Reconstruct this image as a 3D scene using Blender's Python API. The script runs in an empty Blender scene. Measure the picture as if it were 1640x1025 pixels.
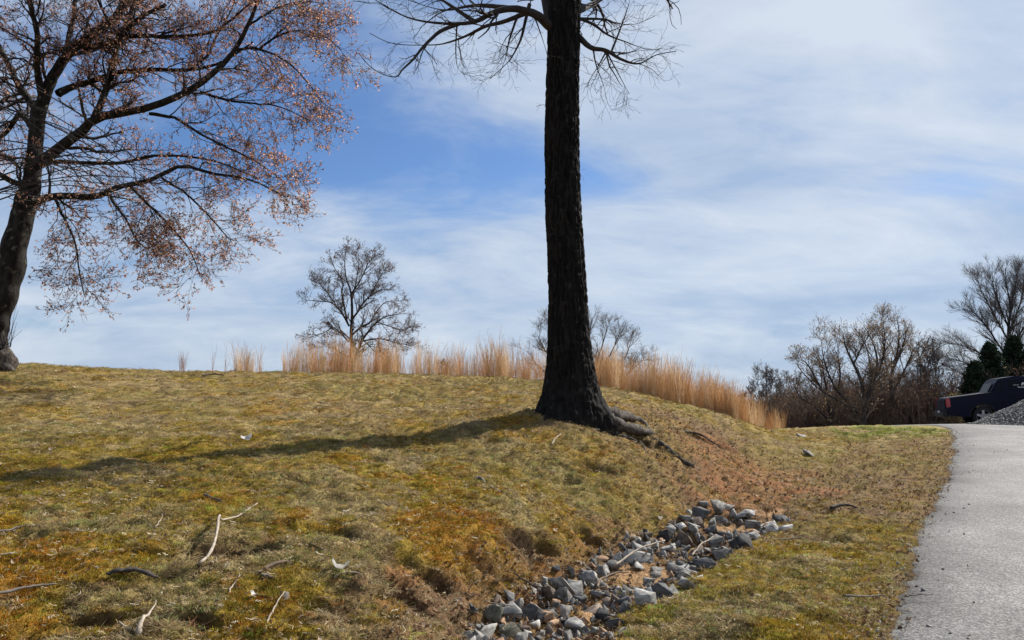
import bpy, bmesh, math, random
import numpy as np
from mathutils import Vector, Matrix, Euler

# ------------------------------------------------------------------ camera, sky, sun, exposure
S = bpy.context.scene
C = S.collection
F = 1287.0                                   # focal length in photo pixels (1640 wide)
PITCH = math.atan(127.5 / F)
EYE = 1.6
cam_d = bpy.data.cameras.new('camera')
cam_d.sensor_width = 36.0
cam_d.lens = 36.0 * F / 1640.0
cam_d.clip_start = 0.05
cam_d.clip_end = 6000
cam = bpy.data.objects.new('camera', cam_d)
C.objects.link(cam)
cam.location = (0, 0, EYE)
cam.rotation_euler = (math.pi / 2 + PITCH, 0, 0)
S.camera = cam

SUN_AZ = math.radians(51)                    # clockwise from +Y
SUN_EL = math.radians(41)
world = bpy.data.worlds.new('World')
S.world = world
world.use_nodes = True

def make_world():
    nt = world.node_tree
    nt.nodes.clear()
    N = nt.nodes.new
    L = nt.links.new
    out = N('ShaderNodeOutputWorld')
    bg = N('ShaderNodeBackground')
    bg.inputs['Strength'].default_value = 0.058
    L(bg.outputs[0], out.inputs[0])
    sky = N('ShaderNodeTexSky')
    sky.sky_type = 'NISHITA'
    sky.sun_disc = False
    sky.sun_elevation = SUN_EL
    sky.sun_rotation = SUN_AZ
    sky.air_density = 1.0
    sky.dust_density = 0.6
    sky.ozone_density = 3.5
    tc = N('ShaderNodeTexCoord')
    sep = N('ShaderNodeSeparateXYZ')
    L(tc.outputs['Generated'], sep.inputs[0])

    def math_(op, a, b=None, clamp=False):
        n = N('ShaderNodeMath')
        n.operation = op
        n.use_clamp = clamp
        for i, v in enumerate((a, b)):
            if v is None:
                continue
            if isinstance(v, (int, float)):
                n.inputs[i].default_value = v
            else:
                L(v, n.inputs[i])
        return n.outputs[0]
    # cloud sheet: direction projected on a plane high above, so streaks converge at the horizon
    den = math_('ADD', math_('MAXIMUM', sep.outputs['Z'], 0.0), 0.34)
    px = math_('DIVIDE', sep.outputs['X'], den)
    py = math_('DIVIDE', sep.outputs['Y'], den)
    comb = N('ShaderNodeCombineXYZ')
    L(px, comb.inputs[0])
    L(py, comb.inputs[1])

    def noise(scale, detail, rough, dist, loc, rot, sc):
        mp = N('ShaderNodeMapping')
        mp.inputs['Location'].default_value = loc
        mp.inputs['Rotation'].default_value = (0, 0, rot)
        mp.inputs['Scale'].default_value = sc
        L(comb.outputs[0], mp.inputs[0])
        n = N('ShaderNodeTexNoise')
        n.inputs['Scale'].default_value = scale
        n.inputs['Detail'].default_value = detail
        n.inputs['Roughness'].default_value = rough
        n.inputs['Distortion'].default_value = dist
        L(mp.outputs[0], n.inputs['Vector'])
        return n.outputs['Fac']
    n1 = noise(0.62, 4, 0.52, 0.5, (3.1, 1.7, 0), 0.35, (1.0, 1.5, 1))       # broad veils
    n2 = noise(1.9, 9, 0.56, 0.7, (7.3, 2.2, 0), -0.62, (0.85, 1.5, 1))      # fibrous streaks
    n3 = noise(5.2, 9, 0.66, 0.5, (1.3, 9.2, 0), -0.7, (0.7, 1.3, 1))

    def blob(cx, cz, sx, sz, tilt=0.0):
        # soft region of the sky around an azimuth / height, as real cloud banks lie
        dx = math_('SUBTRACT', math_('DIVIDE', sep.outputs['X'], math_('MAXIMUM', sep.outputs['Y'], 0.05)), cx)
        dz = math_('SUBTRACT', math_('DIVIDE', sep.outputs['Z'], math_('MAXIMUM', sep.outputs['Y'], 0.05)), cz)
        dz = math_('SUBTRACT', dz, math_('MULTIPLY', dx, tilt))
        a = math_('POWER', math_('ABSOLUTE', math_('DIVIDE', dx, sx)), 2.0)
        b = math_('POWER', math_('ABSOLUTE', math_('DIVIDE', dz, sz)), 2.0)
        return math_('EXPONENT', math_('MULTIPLY', math_('ADD', a, b), -1.0))
    cover = math_('MULTIPLY', n1, 0.78)
    cover = math_('ADD', cover, math_('MULTIPLY', math_('SUBTRACT', n2, .08), 0.95))
    cover = math_('ADD', cover, math_('MULTIPLY', math_('SUBTRACT', n3, .2), 0.62))
    for (b, w) in SKY_BANKS:
        cover = math_('ADD', cover, math_('MULTIPLY', blob(*b), w))
    # veil thickens towards the horizon and towards the sun
    cover = math_('ADD', cover, math_('MULTIPLY', math_('EXPONENT', math_('MULTIPLY', math_('MAXIMUM', sep.outputs['Z'], 0.0), -6.5)), 0.62))
    cover = math_('ADD', cover, math_('MULTIPLY', sep.outputs['X'], 0.12))
    mr = N('ShaderNodeMapRange')
    mr.interpolation_type = 'SMOOTHSTEP'
    mr.inputs['From Min'].default_value = 0.52
    mr.inputs['From Max'].default_value = 1.22
    mr.inputs['To Min'].default_value = 0.0
    mr.inputs['To Max'].default_value = 0.90
    L(cover, mr.inputs['Value'])
    deep = N('ShaderNodeMix')
    deep.data_type = 'RGBA'
    deep.blend_type = 'MULTIPLY'
    deep.inputs['Factor'].default_value = 1.0
    L(sky.outputs[0], deep.inputs['A'])
    deep.inputs['B'].default_value = SKY_TINT
    mix = N('ShaderNodeMix')
    mix.data_type = 'RGBA'
    L(mr.outputs[0], mix.inputs['Factor'])
    L(deep.outputs['Result'], mix.inputs['A'])
    shade = N('ShaderNodeMix')
    shade.data_type = 'RGBA'
    sr = N('ShaderNodeMapRange')
    sr.inputs['From Min'].default_value = .38
    sr.inputs['From Max'].default_value = .66
    L(math_('ADD', math_('MULTIPLY', n2, .7), math_('MULTIPLY', n3, .3)), sr.inputs['Value'])
    L(sr.outputs[0], shade.inputs['Factor'])
    shade.inputs['A'].default_value = CLOUD_GREY
    shade.inputs['B'].default_value = CLOUD_COL
    L(shade.outputs['Result'], mix.inputs['B'])
    L(mix.outputs['Result'], bg.inputs['Color'])

SKY_TINT = (0.80, 0.98, 1.22, 1)
CLOUD_COL = (7.4, 8.1, 9.0, 1)
CLOUD_GREY = (4.3, 5.5, 7.4, 1)
# (centre x/y, centre z/y, half width, half height, tilt), weight: the open blue bands and the white bank
SKY_BANKS = [((-0.16, 0.300, 0.30, 0.055, -0.06), -0.62),
             ((-0.34, 0.40, 0.30, 0.14, 0.0), -0.40),
             ((0.02, 0.43, 0.34, 0.035, -0.42), 0.26),
             ((0.42, 0.60, 0.40, 0.20, 0.0), 0.24),
             ((-0.62, 0.100, 0.16, 0.018, -0.10), -0.34),
             ((0.52, 0.26, 0.16, 0.040, 0.25), -0.22),
             ((0.16, 0.33, 0.20, 0.05, -0.55), 0.30),
             ((0.55, 0.50, 0.25, 0.14, 0.0), 0.20),
             ((0.45, 0.42, 0.16, 0.05, -0.2), -0.16)]
make_world()

sun_d = bpy.data.lights.new('sun', 'SUN')
sun_d.energy = 5.0
sun_d.angle = math.radians(0.5)
sun_d.color = (1.0, 0.955, 0.88)
sun = bpy.data.objects.new('sun', sun_d)
C.objects.link(sun)
sdir = Vector((math.sin(SUN_AZ) * math.cos(SUN_EL), math.cos(SUN_AZ) * math.cos(SUN_EL), math.sin(SUN_EL)))
sun.rotation_euler = sdir.to_track_quat('Z', 'Y').to_euler()
sun.location = (20, 20, 30)

S.view_settings.view_transform = 'Standard'
S.view_settings.look = 'None'
S.view_settings.exposure = 0.74
S.view_settings.gamma = 1.0
S.view_settings.use_curve_mapping = False
S.cycles.max_bounces = 6
S.cycles.transparent_max_bounces = 8

rng = np.random.default_rng(11)

# ------------------------------------------------------------------ noise and terrain
_perm = np.random.default_rng(5).permutation(4096)
_rnd = np.random.default_rng(6).random(4096)

def vnoise(x, y, seed=0):
    xi = np.floor(x).astype(np.int64)
    yi = np.floor(y).astype(np.int64)
    fx = x - xi
    fy = y - yi
    fx = fx * fx * fx * (fx * (fx * 6 - 15) + 10)
    fy = fy * fy * fy * (fy * (fy * 6 - 15) + 10)

    def h(a, b):
        return _rnd[_perm[(_perm[(a + seed * 131) & 4095] + b) & 4095]]
    a = h(xi, yi); b = h(xi + 1, yi); c = h(xi, yi + 1); d = h(xi + 1, yi + 1)
    return (a + (b - a) * fx) * (1 - fy) + (c + (d - c) * fx) * fy

def fbm(x, y, octaves=4, seed=0, gain=0.5):
    s = 0.0; a = 1.0; t = 0.0
    for o in range(octaves):
        s = s + a * vnoise(x * 2 ** o + o * 17.3, y * 2 ** o - o * 9.1, seed + o)
        t += a
        a *= gain
    return s / t

def sstep(e0, e1, x):
    t = np.clip((x - e0) / (e1 - e0), 0, 1)
    return t * t * (3 - 2 * t)

_cp, _sp = math.cos(PITCH), math.sin(PITCH)

def ray(u, v):
    a = (u - 820.0) / F
    b = (512.5 - v) / F
    return np.array([a, _cp - b * _sp, _sp + b * _cp])

def at_depth(u, v, y):                        # the point seen at photo pixel (u, v), y metres ahead
    d = ray(u, v)
    return np.array([d[0], d[1], d[2]]) * (y / d[1]) + np.array([0, 0, EYE])

def at_height(u, v, z):
    d = ray(u, v)
    return d * ((z - EYE) / d[2]) + np.array([0, 0, EYE])

# surveyed spots: (column, row, distance) on the hill, (column, row, None, height) close by
CTRL_D = [
    # hill, from the maple to the shoulder
    (0, 900, 5.6), (0, 780, 8.0), (0, 700, 11.0), (0, 640, 14.0), (0, 605, 16.6), (0, 588, 18.6),
    (250, 950, 5.1), (250, 850, 6.6), (250, 760, 8.8), (250, 700, 11.3), (250, 650, 14.6), (250, 612, 18.5), (250, 597, 21.0),
    (500, 930, 5.6), (500, 850, 6.9), (500, 760, 9.0), (500, 700, 11.5), (500, 650, 15.0), (500, 615, 19.0), (500, 600, 22.0),
    (700, 800, 8.5), (700, 720, 11.2), (700, 660, 15.0), (700, 620, 19.5), (700, 605, 22.0),
    (880, 800, 9.7), (880, 720, 11.5), (905, 676, 12.85), (900, 640, 16.5), (900, 613, 21.0),
    (1000, 790, 10.4), (1000, 730, 12.3), (1000, 672, 15.5), (1000, 628, 20.6),
    (1060, 770, 11.4), (1060, 700, 14.2), (1060, 642, 20.2),
    (1120, 770, 12.0), (1130, 720, 14.6), (1130, 660, 20.0),
    (1200, 720, 17.0), (1200, 685, 21.0), (1180, 673, 20.6),
    (1240, 700, 22.5), (1250, 690, 27.0),
    (1350, 684, 27.5), (1480, 680, 28.0),
]
CTRL_Z = [
    (0, 1025, 0.34), (250, 1025, 0.30), (500, 1010, 0.24),
    (640, 1025, 0.06), (660, 960, 0.14), (700, 890, 0.30), (620, 900, 0.36),
    (740, 1020, -0.12), (790, 985, -0.10), (840, 955, -0.10), (880, 930, -0.10), (960, 900, -0.08), (1040, 855, -0.03), (1090, 820, 0.03),
    (800, 925, 0.06), (880, 885, 0.14), (960, 850, 0.20), (1040, 815, 0.26),
    (850, 1025, -0.24), (930, 985, -0.23), (1010, 935, -0.21), (1100, 885, -0.16), (1170, 850, -0.10),
    (940, 1025, -0.18), (1040, 980, -0.16), (1120, 930, -0.12), (1190, 880, -0.08), (1250, 845, 0.0),
    (1010, 1025, -0.03), (1090, 975, -0.01), (1160, 925, 0.0), (1220, 885, 0.02), (1290, 842, 0.05),
    (1150, 1025, 0.0), (1300, 1000, 0.0), (1300, 900, 0.02), (1400, 850, 0.06),
    (1150, 800, 0.10), (1230, 800, 0.10), (1300, 800, 0.11), (1400, 780, 0.13),
    (1200, 760, 0.24), (1300, 745, 0.22), (1400, 730, 0.30), (1300, 712, 0.42), (1420, 705, 0.45),
]
ROAD_EDGE = [(-7.5, -14.0), (-3.3, -6.0), (0.25, 1.0), (1.45, 3.3), (2.36, 5.3), (3.22, 6.9), (4.72, 9.55), (6.8, 13.0), (8.9, 16.6),
             (10.6, 19.6), (12.4, 22.9), (13.6, 25.2), (14.2, 26.8), (14.1, 28.2), (13.2, 30.5), (12.0, 34.0), (11.0, 40.0), (10.0, 55.0)]

def road_z(y):
    return np.interp(y, [-20, 0, 5, 10, 15, 20, 25, 27, 29, 33, 40, 60], [0.0, 0.0, 0.0, 0.07, 0.21, 0.40, 0.64, 0.70, 0.68, 0.60, 0.35, -0.6])

def _smooth_path(P, step):
    P = np.array(P, float)
    out = []
    for i in range(len(P) - 1):
        p0 = P[max(i - 1, 0)]; p1 = P[i]; p2 = P[i + 1]; p3 = P[min(i + 2, len(P) - 1)]
        n = max(2, int(np.linalg.norm(p2 - p1) / step))
        t = np.linspace(0, 1, n, endpoint=False)[:, None]
        out.append(0.5 * ((2 * p1) + (-p0 + p2) * t + (2 * p0 - 5 * p1 + 4 * p2 - p3) * t ** 2 + (-p0 + 3 * p1 - 3 * p2 + p3) * t ** 3))
    out.append(P[-1:])
    return np.concatenate(out)

EDGE = _smooth_path(ROAD_EDGE, 0.12)
_d = np.gradient(EDGE, axis=0)
_d /= np.linalg.norm(_d, axis=1)[:, None]
EDGE_N = np.stack([_d[:, 1], -_d[:, 0]], 1)   # points onto the road
EDGE_S = np.concatenate([[0], np.cumsum(np.linalg.norm(np.diff(EDGE, axis=0), axis=1))])

_pts = [at_depth(u, v, y) for u, v, y in CTRL_D] + [at_height(u, v, z) for u, v, z in CTRL_Z]
for (x, y) in ROAD_EDGE[2:14]:
    _pts.append(np.array([x, y, float(road_z(y))]))
    _pts.append(np.array([x + 3.5, y - 1.5, float(road_z(y))]))
    _pts.append(np.array([x + 7.0, y - 2.0, float(road_z(y))]))
for (x, y, z) in [(-5, 0.5, .28), (-2, 1.5, .12), (-10, 0, .5), (-6, 3, .38), (-11, 5, .75), (-15, 10, 1.35), (-17, 15, 2.1), (-19, 19, 2.5), (-24, 12, 1.6),
                  (-15, 25, 2.35), (-8, 27, 2.2), (-3, 27.5, 2.05), (1.5, 26, 1.72), (3.4, 25, 1.42), (5.2, 25, 0.95), (7, 25.5, 0.62),
                  (-15, 33, 1.5), (-8, 35, 1.2), (-2, 35, 1.0), (2, 33, .75), (5, 32, .35), (8, 32, .2), (12, 34, .35), (20, 34, .6), (26, 30, .7),
                  (-12, 45, 0), (0, 45, -.3), (10, 45, -.5), (22, 45, 0), (32, 40, .2), (-28, 35, 1.4), (-30, 20, 2.1), (28, 15, .2), (20, 5, 0), (10, -4, 0),
                  (0.6, 2.0, 0.0), (-0.5, 3.5, .02), (0.3, 4.2, -.12), (-0.9, 4.4, .0)]:
    _pts.append(np.array([x, y, z], float))
_pts = np.array(_pts)

def _k(r2):
    return np.where(r2 > 1e-9, 0.5 * r2 * np.log(r2 + 1e-12), 0.0)

_n = len(_pts)
_A = np.zeros((_n + 3, _n + 3))
_dx = _pts[:, None, :2] - _pts[None, :, :2]
_A[:_n, :_n] = _k((_dx ** 2).sum(-1)) + np.eye(_n) * 0.25
_A[:_n, _n] = 1
_A[:_n, _n + 1:] = _pts[:, :2]
_A[_n, :_n] = 1
_A[_n + 1:, :_n] = _pts[:, :2].T
_w = np.linalg.solve(_A, np.concatenate([_pts[:, 2], np.zeros(3)]))

def base_z(x, y):
    x = np.asarray(x, float); y = np.asarray(y, float)
    sh = x.shape
    xf = np.clip(x.ravel(), -34, 36); yf = np.clip(y.ravel(), -8, 48)
    z = np.empty(len(xf))
    for s in range(0, len(xf), 20000):
        a = xf[s:s + 20000, None] - _pts[None, :, 0]
        b = yf[s:s + 20000, None] - _pts[None, :, 1]
        z[s:s + 20000] = _k(a * a + b * b) @ _w[:_n] + _w[_n] + _w[_n + 1] * xf[s:s + 20000] + _w[_n + 2] * yf[s:s + 20000]
    xo = x.ravel(); yo = y.ravel()
    dist = np.hypot(xo, yo)
    far = sstep(38, 75, dist)
    z = z * (1 - far) + (-2.2) * far
    return z.reshape(sh)

def road_dist(x, y):
    """signed distance to the road's near edge: positive on the road"""
    x = np.asarray(x, float); y = np.asarray(y, float)
    xf = x.ravel(); yf = y.ravel()
    o = np.empty(len(xf)); st = np.empty(len(xf))
    E = EDGE[::4]; En = EDGE_N[::4]
    for s in range(0, len(xf), 20000):
        a = xf[s:s + 20000, None] - E[None, :, 0]
        b = yf[s:s + 20000, None] - E[None, :, 1]
        i = np.argmin(a * a + b * b, axis=1)
        r = np.arange(len(i))
        o[s:s + 20000] = a[r, i] * En[i, 0] + b[r, i] * En[i, 1]
        st[s:s + 20000] = i
    return o.reshape(x.shape)

# hollows torn in the turf: (x, y, half length, half width, angle, depth)
HOLES = []
def _hole(u, v, z, lx, ly, ang, dep):
    p = at_height(u, v, z)
    HOLES.append((p[0], p[1], lx, ly, ang, dep))

def ground_hit(u, v, off=0.0, lo=3.0, hi=34.0):
    """walk along the ray of photo pixel (u, v) to the ground"""
    d = ray(u, v)
    ys = np.linspace(lo, hi, 1500)
    px = d[0] / d[1] * ys
    pz = EYE + d[2] / d[1] * ys
    g = base_z(px, ys) + off
    i = int(np.argmax(g >= pz))
    if g[i] < pz[i]:
        i = len(ys) - 1
    if i > 0:
        a = pz[i - 1] - g[i - 1]; b = g[i] - pz[i]
        y = ys[i - 1] + (ys[i] - ys[i - 1]) * (a / (a + b + 1e-9))
    else:
        y = ys[0]
    return np.array([d[0] / d[1] * y, y, EYE + d[2] / d[1] * y])

for (u, v, lx, ly, ang, dep) in [(376, 884, .27, .19, 0, .17), (410, 868, .13, .08, .2, .10), (490, 862, .30, .18, .1, .16), (540, 872, .2, .12, .2, .12), (945, 744, .30, .20, .1, .10), (1130, 706, .5, .26, -.3, .12),
                                 (675, 922, .26, .10, .35, .12), (755, 903, .2, .08, .5, .10), (850, 880, .28, .09, .55, .11), (935, 858, .18, .10, .4, .12), (985, 838, .16, .09, .4, .10),
                                 (640, 962, .22, .15, .2, .13), (800, 920, .16, .10, .5, .11), (545, 965, .12, .09, 0, .08), (655, 630, .5, .25, 0, .06), (505, 985, .13, .08, 0, .08),
                                 (100, 745, .35, .2, 0, .06), (600, 905, .12, .07, .1, .08), (215, 990, .12, .08, .1, .07), (1005, 694, .45, .30, -.3, .13), (1075, 728, .22, .12, -.4, .09), (245, 890, .14, .08, 0, .08), (150, 985, .16, .09, 0, .09), (330, 1000, .13, .08, 0, .09), (70, 1005, .13, .08, 0, .09)]:
    p = ground_hit(u, v)
    HOLES.append((p[0], p[1], lx, ly, ang, dep))

def micro_z(x, y):
    d = np.hypot(x, y)
    near = 1 - sstep(26, 40, d)
    turf = 1 - sstep(-0.5, -0.02, road_dist(x, y))
    z = (fbm(x * 0.9, y * 0.9, 3, 3) - 0.5) * 0.10
    z = z + (fbm(x * 3.1, y * 3.1, 3, 8) - 0.5) * 0.14
    z = z + (np.abs(fbm(x * 7.5, y * 7.5, 3, 12) - 0.5) * -0.21 + 0.035)
    for (hx, hy, lx, ly, ang, dep) in HOLES:
        c, s = math.cos(ang), math.sin(ang)
        q = ((x - hx) * c + (y - hy) * s) / lx
        w = (-(x - hx) * s + (y - hy) * c) / ly
        wob = 0.7 + 0.6 * vnoise(x * 9, y * 9, 31)
        z = z - dep * 1.9 * np.exp(-((q * q + w * w) * wob) ** 2)
    return z * near * turf

def hp(u, v):
    return ground_hit(u, v)[:2]

SWALE = np.array([hp(860, 1024), hp(900, 1000), hp(965, 960), hp(1020, 925), hp(1090, 888), hp(1140, 862), hp(1200, 845), hp(1250, 842)])
SWALE = np.concatenate([[SWALE[0] + np.array([.05, -1.3])], SWALE])
SWALE_W = np.array([0.50, .50, .50, .46, .46, .46, .46, .36, .12])


def bank_scarp(x, y):
    """torn turf edge along the ditch: a low wobbling step"""
    s = -(x - np.interp(y, SWALE[:, 1], SWALE[:, 0])) * .8 - .50
    s = s + (fbm(x * 1.6, y * 1.6, 4, 170) - .5) * .55
    along = sstep(4.6, 5.6, y) * (1 - sstep(9.0, 10.2, y))
    return s, along

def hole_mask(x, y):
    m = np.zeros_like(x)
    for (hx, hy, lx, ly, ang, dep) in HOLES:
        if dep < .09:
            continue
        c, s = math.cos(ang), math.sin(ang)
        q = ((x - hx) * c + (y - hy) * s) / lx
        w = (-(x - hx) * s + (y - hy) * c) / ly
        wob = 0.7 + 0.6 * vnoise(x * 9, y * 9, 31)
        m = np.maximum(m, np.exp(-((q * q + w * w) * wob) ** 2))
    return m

def ground_z(x, y):
    x = np.asarray(x, float); y = np.asarray(y, float)
    rd = road_dist(x, y)
    inner = sstep(0.0, 0.5, rd)
    z = base_z(x, y)
    sc, al = bank_scarp(x, y)
    z = z + al * .09 * sstep(.08, .40, sc + .18 * (fbm(x * 8, y * 8, 2, 171) - .5)) * (1 - sstep(.5, 1.7, sc))
    return z + micro_z(x, y) - 0.06 * inner

# ------------------------------------------------------------------ material helpers
def mat(name):
    m = bpy.data.materials.new(name)
    m.use_nodes = True
    nt = m.node_tree
    b = nt.nodes['Principled BSDF']
    return m, nt, b

def node(nt, typ, **kw):
    n = nt.nodes.new(typ)
    for k, v in kw.items():
        setattr(n, k, v)
    return n

def plain(name, col, rough=0.8, metal=0.0, var=0.25, scale=30.0, bump=0.0, spec=0.3):
    m, nt, b = mat(name)
    b.inputs['Roughness'].default_value = rough
    b.inputs['Metallic'].default_value = metal
    b.inputs['Specular IOR Level'].default_value = spec
    tc = node(nt, 'ShaderNodeTexCoord')
    nz = node(nt, 'ShaderNodeTexNoise')
    nz.inputs['Scale'].default_value = scale
    nz.inputs['Detail'].default_value = 5
    nt.links.new(tc.outputs['Object'], nz.inputs['Vector'])
    r = node(nt, 'ShaderNodeValToRGB')
    r.color_ramp.elements[0].position = 0.3
    r.color_ramp.elements[1].position = 0.7
    r.color_ramp.elements[0].color = tuple(c * (1 - var) for c in col) + (1,)
    r.color_ramp.elements[1].color = tuple(min(1, c * (1 + var)) for c in col) + (1,)
    nt.links.new(nz.outputs['Fac'], r.inputs[0])
    nt.links.new(r.outputs[0], b.inputs['Base Color'])
    if bump:
        bp = node(nt, 'ShaderNodeBump')
        bp.inputs['Strength'].default_value = bump
        bp.inputs['Distance'].default_value = 0.01
        nt.links.new(nz.outputs['Fac'], bp.inputs['Height'])
        nt.links.new(bp.outputs[0], b.inputs['Normal'])
    return m

def leafy(name, use_attr=None, col=(.2, .15, .05), trans=0.35, rough=0.7, inst=True):
    """thin plant matter lit from both sides; colour from an attribute when given"""
    m, nt, b = mat(name)
    nt.nodes.remove(b)
    out = nt.nodes['Material Output']
    df = node(nt, 'ShaderNodeBsdfDiffuse')
    tr = node(nt, 'ShaderNodeBsdfTranslucent')
    mx = node(nt, 'ShaderNodeMixShader')
    mx.inputs[0].default_value = trans
    if use_attr:
        a = node(nt, 'ShaderNodeAttribute', attribute_name=use_attr, attribute_type='INSTANCER' if inst else 'GEOMETRY')
        src = a.outputs['Color']
    else:
        src = node(nt, 'ShaderNodeRGB').outputs[0]
        src.default_value = col + (1,)
    nt.links.new(src, df.inputs['Color'])
    nt.links.new(src, tr.inputs['Color'])
    nt.links.new(df.outputs[0], mx.inputs[1])
    nt.links.new(tr.outputs[0], mx.inputs[2])
    nt.links.new(mx.outputs[0], out.inputs['Surface'])
    return m

# ------------------------------------------------------------------ object helpers
def mesh_np(name, V, Fc, m=None, smooth=False):
    """V (n,3), Fc (k,3) or (k,4) arrays (or a list of both)"""
    me = bpy.data.meshes.new(name)
    faces = Fc if isinstance(Fc, list) else [Fc]
    faces = [np.asarray(f, np.int64) for f in faces if len(f)]
    V = np.asarray(V, np.float32)
    me.vertices.add(len(V))
    me.vertices.foreach_set('co', V.ravel())
    if faces:
        tot = np.concatenate([np.full(len(f), f.shape[1]) for f in faces])
        idx = np.concatenate([f.ravel() for f in faces]).astype(np.int32)
        me.loops.add(len(idx))
        me.loops.foreach_set('vertex_index', idx)
        me.polygons.add(len(tot))
        st = np.concatenate([[0], np.cumsum(tot)[:-1]]).astype(np.int32)
        me.polygons.foreach_set('loop_start', st)
        me.polygons.foreach_set('loop_total', tot.astype(np.int32))
        if smooth:
            me.polygons.foreach_set('use_smooth', np.ones(len(tot), bool))
    me.update(calc_edges=True)
    if m is not None:
        me.materials.append(m)
    return me

def link(name, me, parent=None, label=None, cat=None, group=None, kind=None, loc=None):
    o = bpy.data.objects.new(name, me)
    C.objects.link(o)
    if parent is not None:
        o.parent = parent
        o.matrix_parent_inverse = Matrix.Identity(4)
    if loc is not None:
        o.location = loc
    for k, v in (('label', label), ('category', cat), ('group', group), ('kind', kind)):
        if v:
            o[k] = v
    return o

def thing(name, label, cat, loc=(0, 0, 0), group=None, rot=None):
    o = link(name, None, None, label, cat, group, None, loc)
    o.empty_display_size = 0.2
    if rot is not None:
        o.rotation_euler = rot
    return o

def grid_faces(ny, nx):
    i = np.arange(ny - 1)[:, None] * nx + np.arange(nx - 1)[None, :]
    return np.stack([i, i + 1, i + nx + 1, i + nx], -1).reshape(-1, 4)

def set_color(me, name, col):
    a = me.color_attributes.new(name, 'FLOAT_COLOR', 'POINT')
    c = np.ones((len(col), 4), np.float32)
    c[:, :3] = col
    a.data.foreach_set('color', c.ravel())

# ------------------------------------------------------------------ ground colour by what grows there

def seg_dist(x, y, P, W):
    best = np.full(np.shape(x), 1e9)
    for i in range(len(P) - 1):
        d = P[i + 1] - P[i]
        t = np.clip(((x - P[i, 0]) * d[0] + (y - P[i, 1]) * d[1]) / (d @ d), 0, 1)
        r = np.hypot(x - P[i, 0] - t * d[0], y - P[i, 1] - t * d[1]) - (W[i] + (W[i + 1] - W[i]) * t)
        best = np.minimum(best, r)
    return best

CLAY = np.array([hp(1120, 700), hp(1150, 740), hp(1225, 760), hp(1260, 775), hp(1180, 800)])
BANK = np.array([hp(560, 1015), hp(660, 985), hp(740, 950), hp(820, 915), hp(900, 880), hp(1000, 840), hp(1060, 810)])

def blob2(x, y, u, v, sx, sy):
    p = hp(u, v)
    return np.exp(-((x - p[0]) / sx) ** 2 - ((y - p[1]) / sy) ** 2)

SANDS = [(1034, 922, .36, .30, .9), (1172, 851, .34, .42, .9), (958, 990, .16, .16, .6), (1215, 828, .35, .2, 0)]
SAND_AT = {(a[0], a[1]): hp(a[0], a[1]) for a in SANDS}

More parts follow.
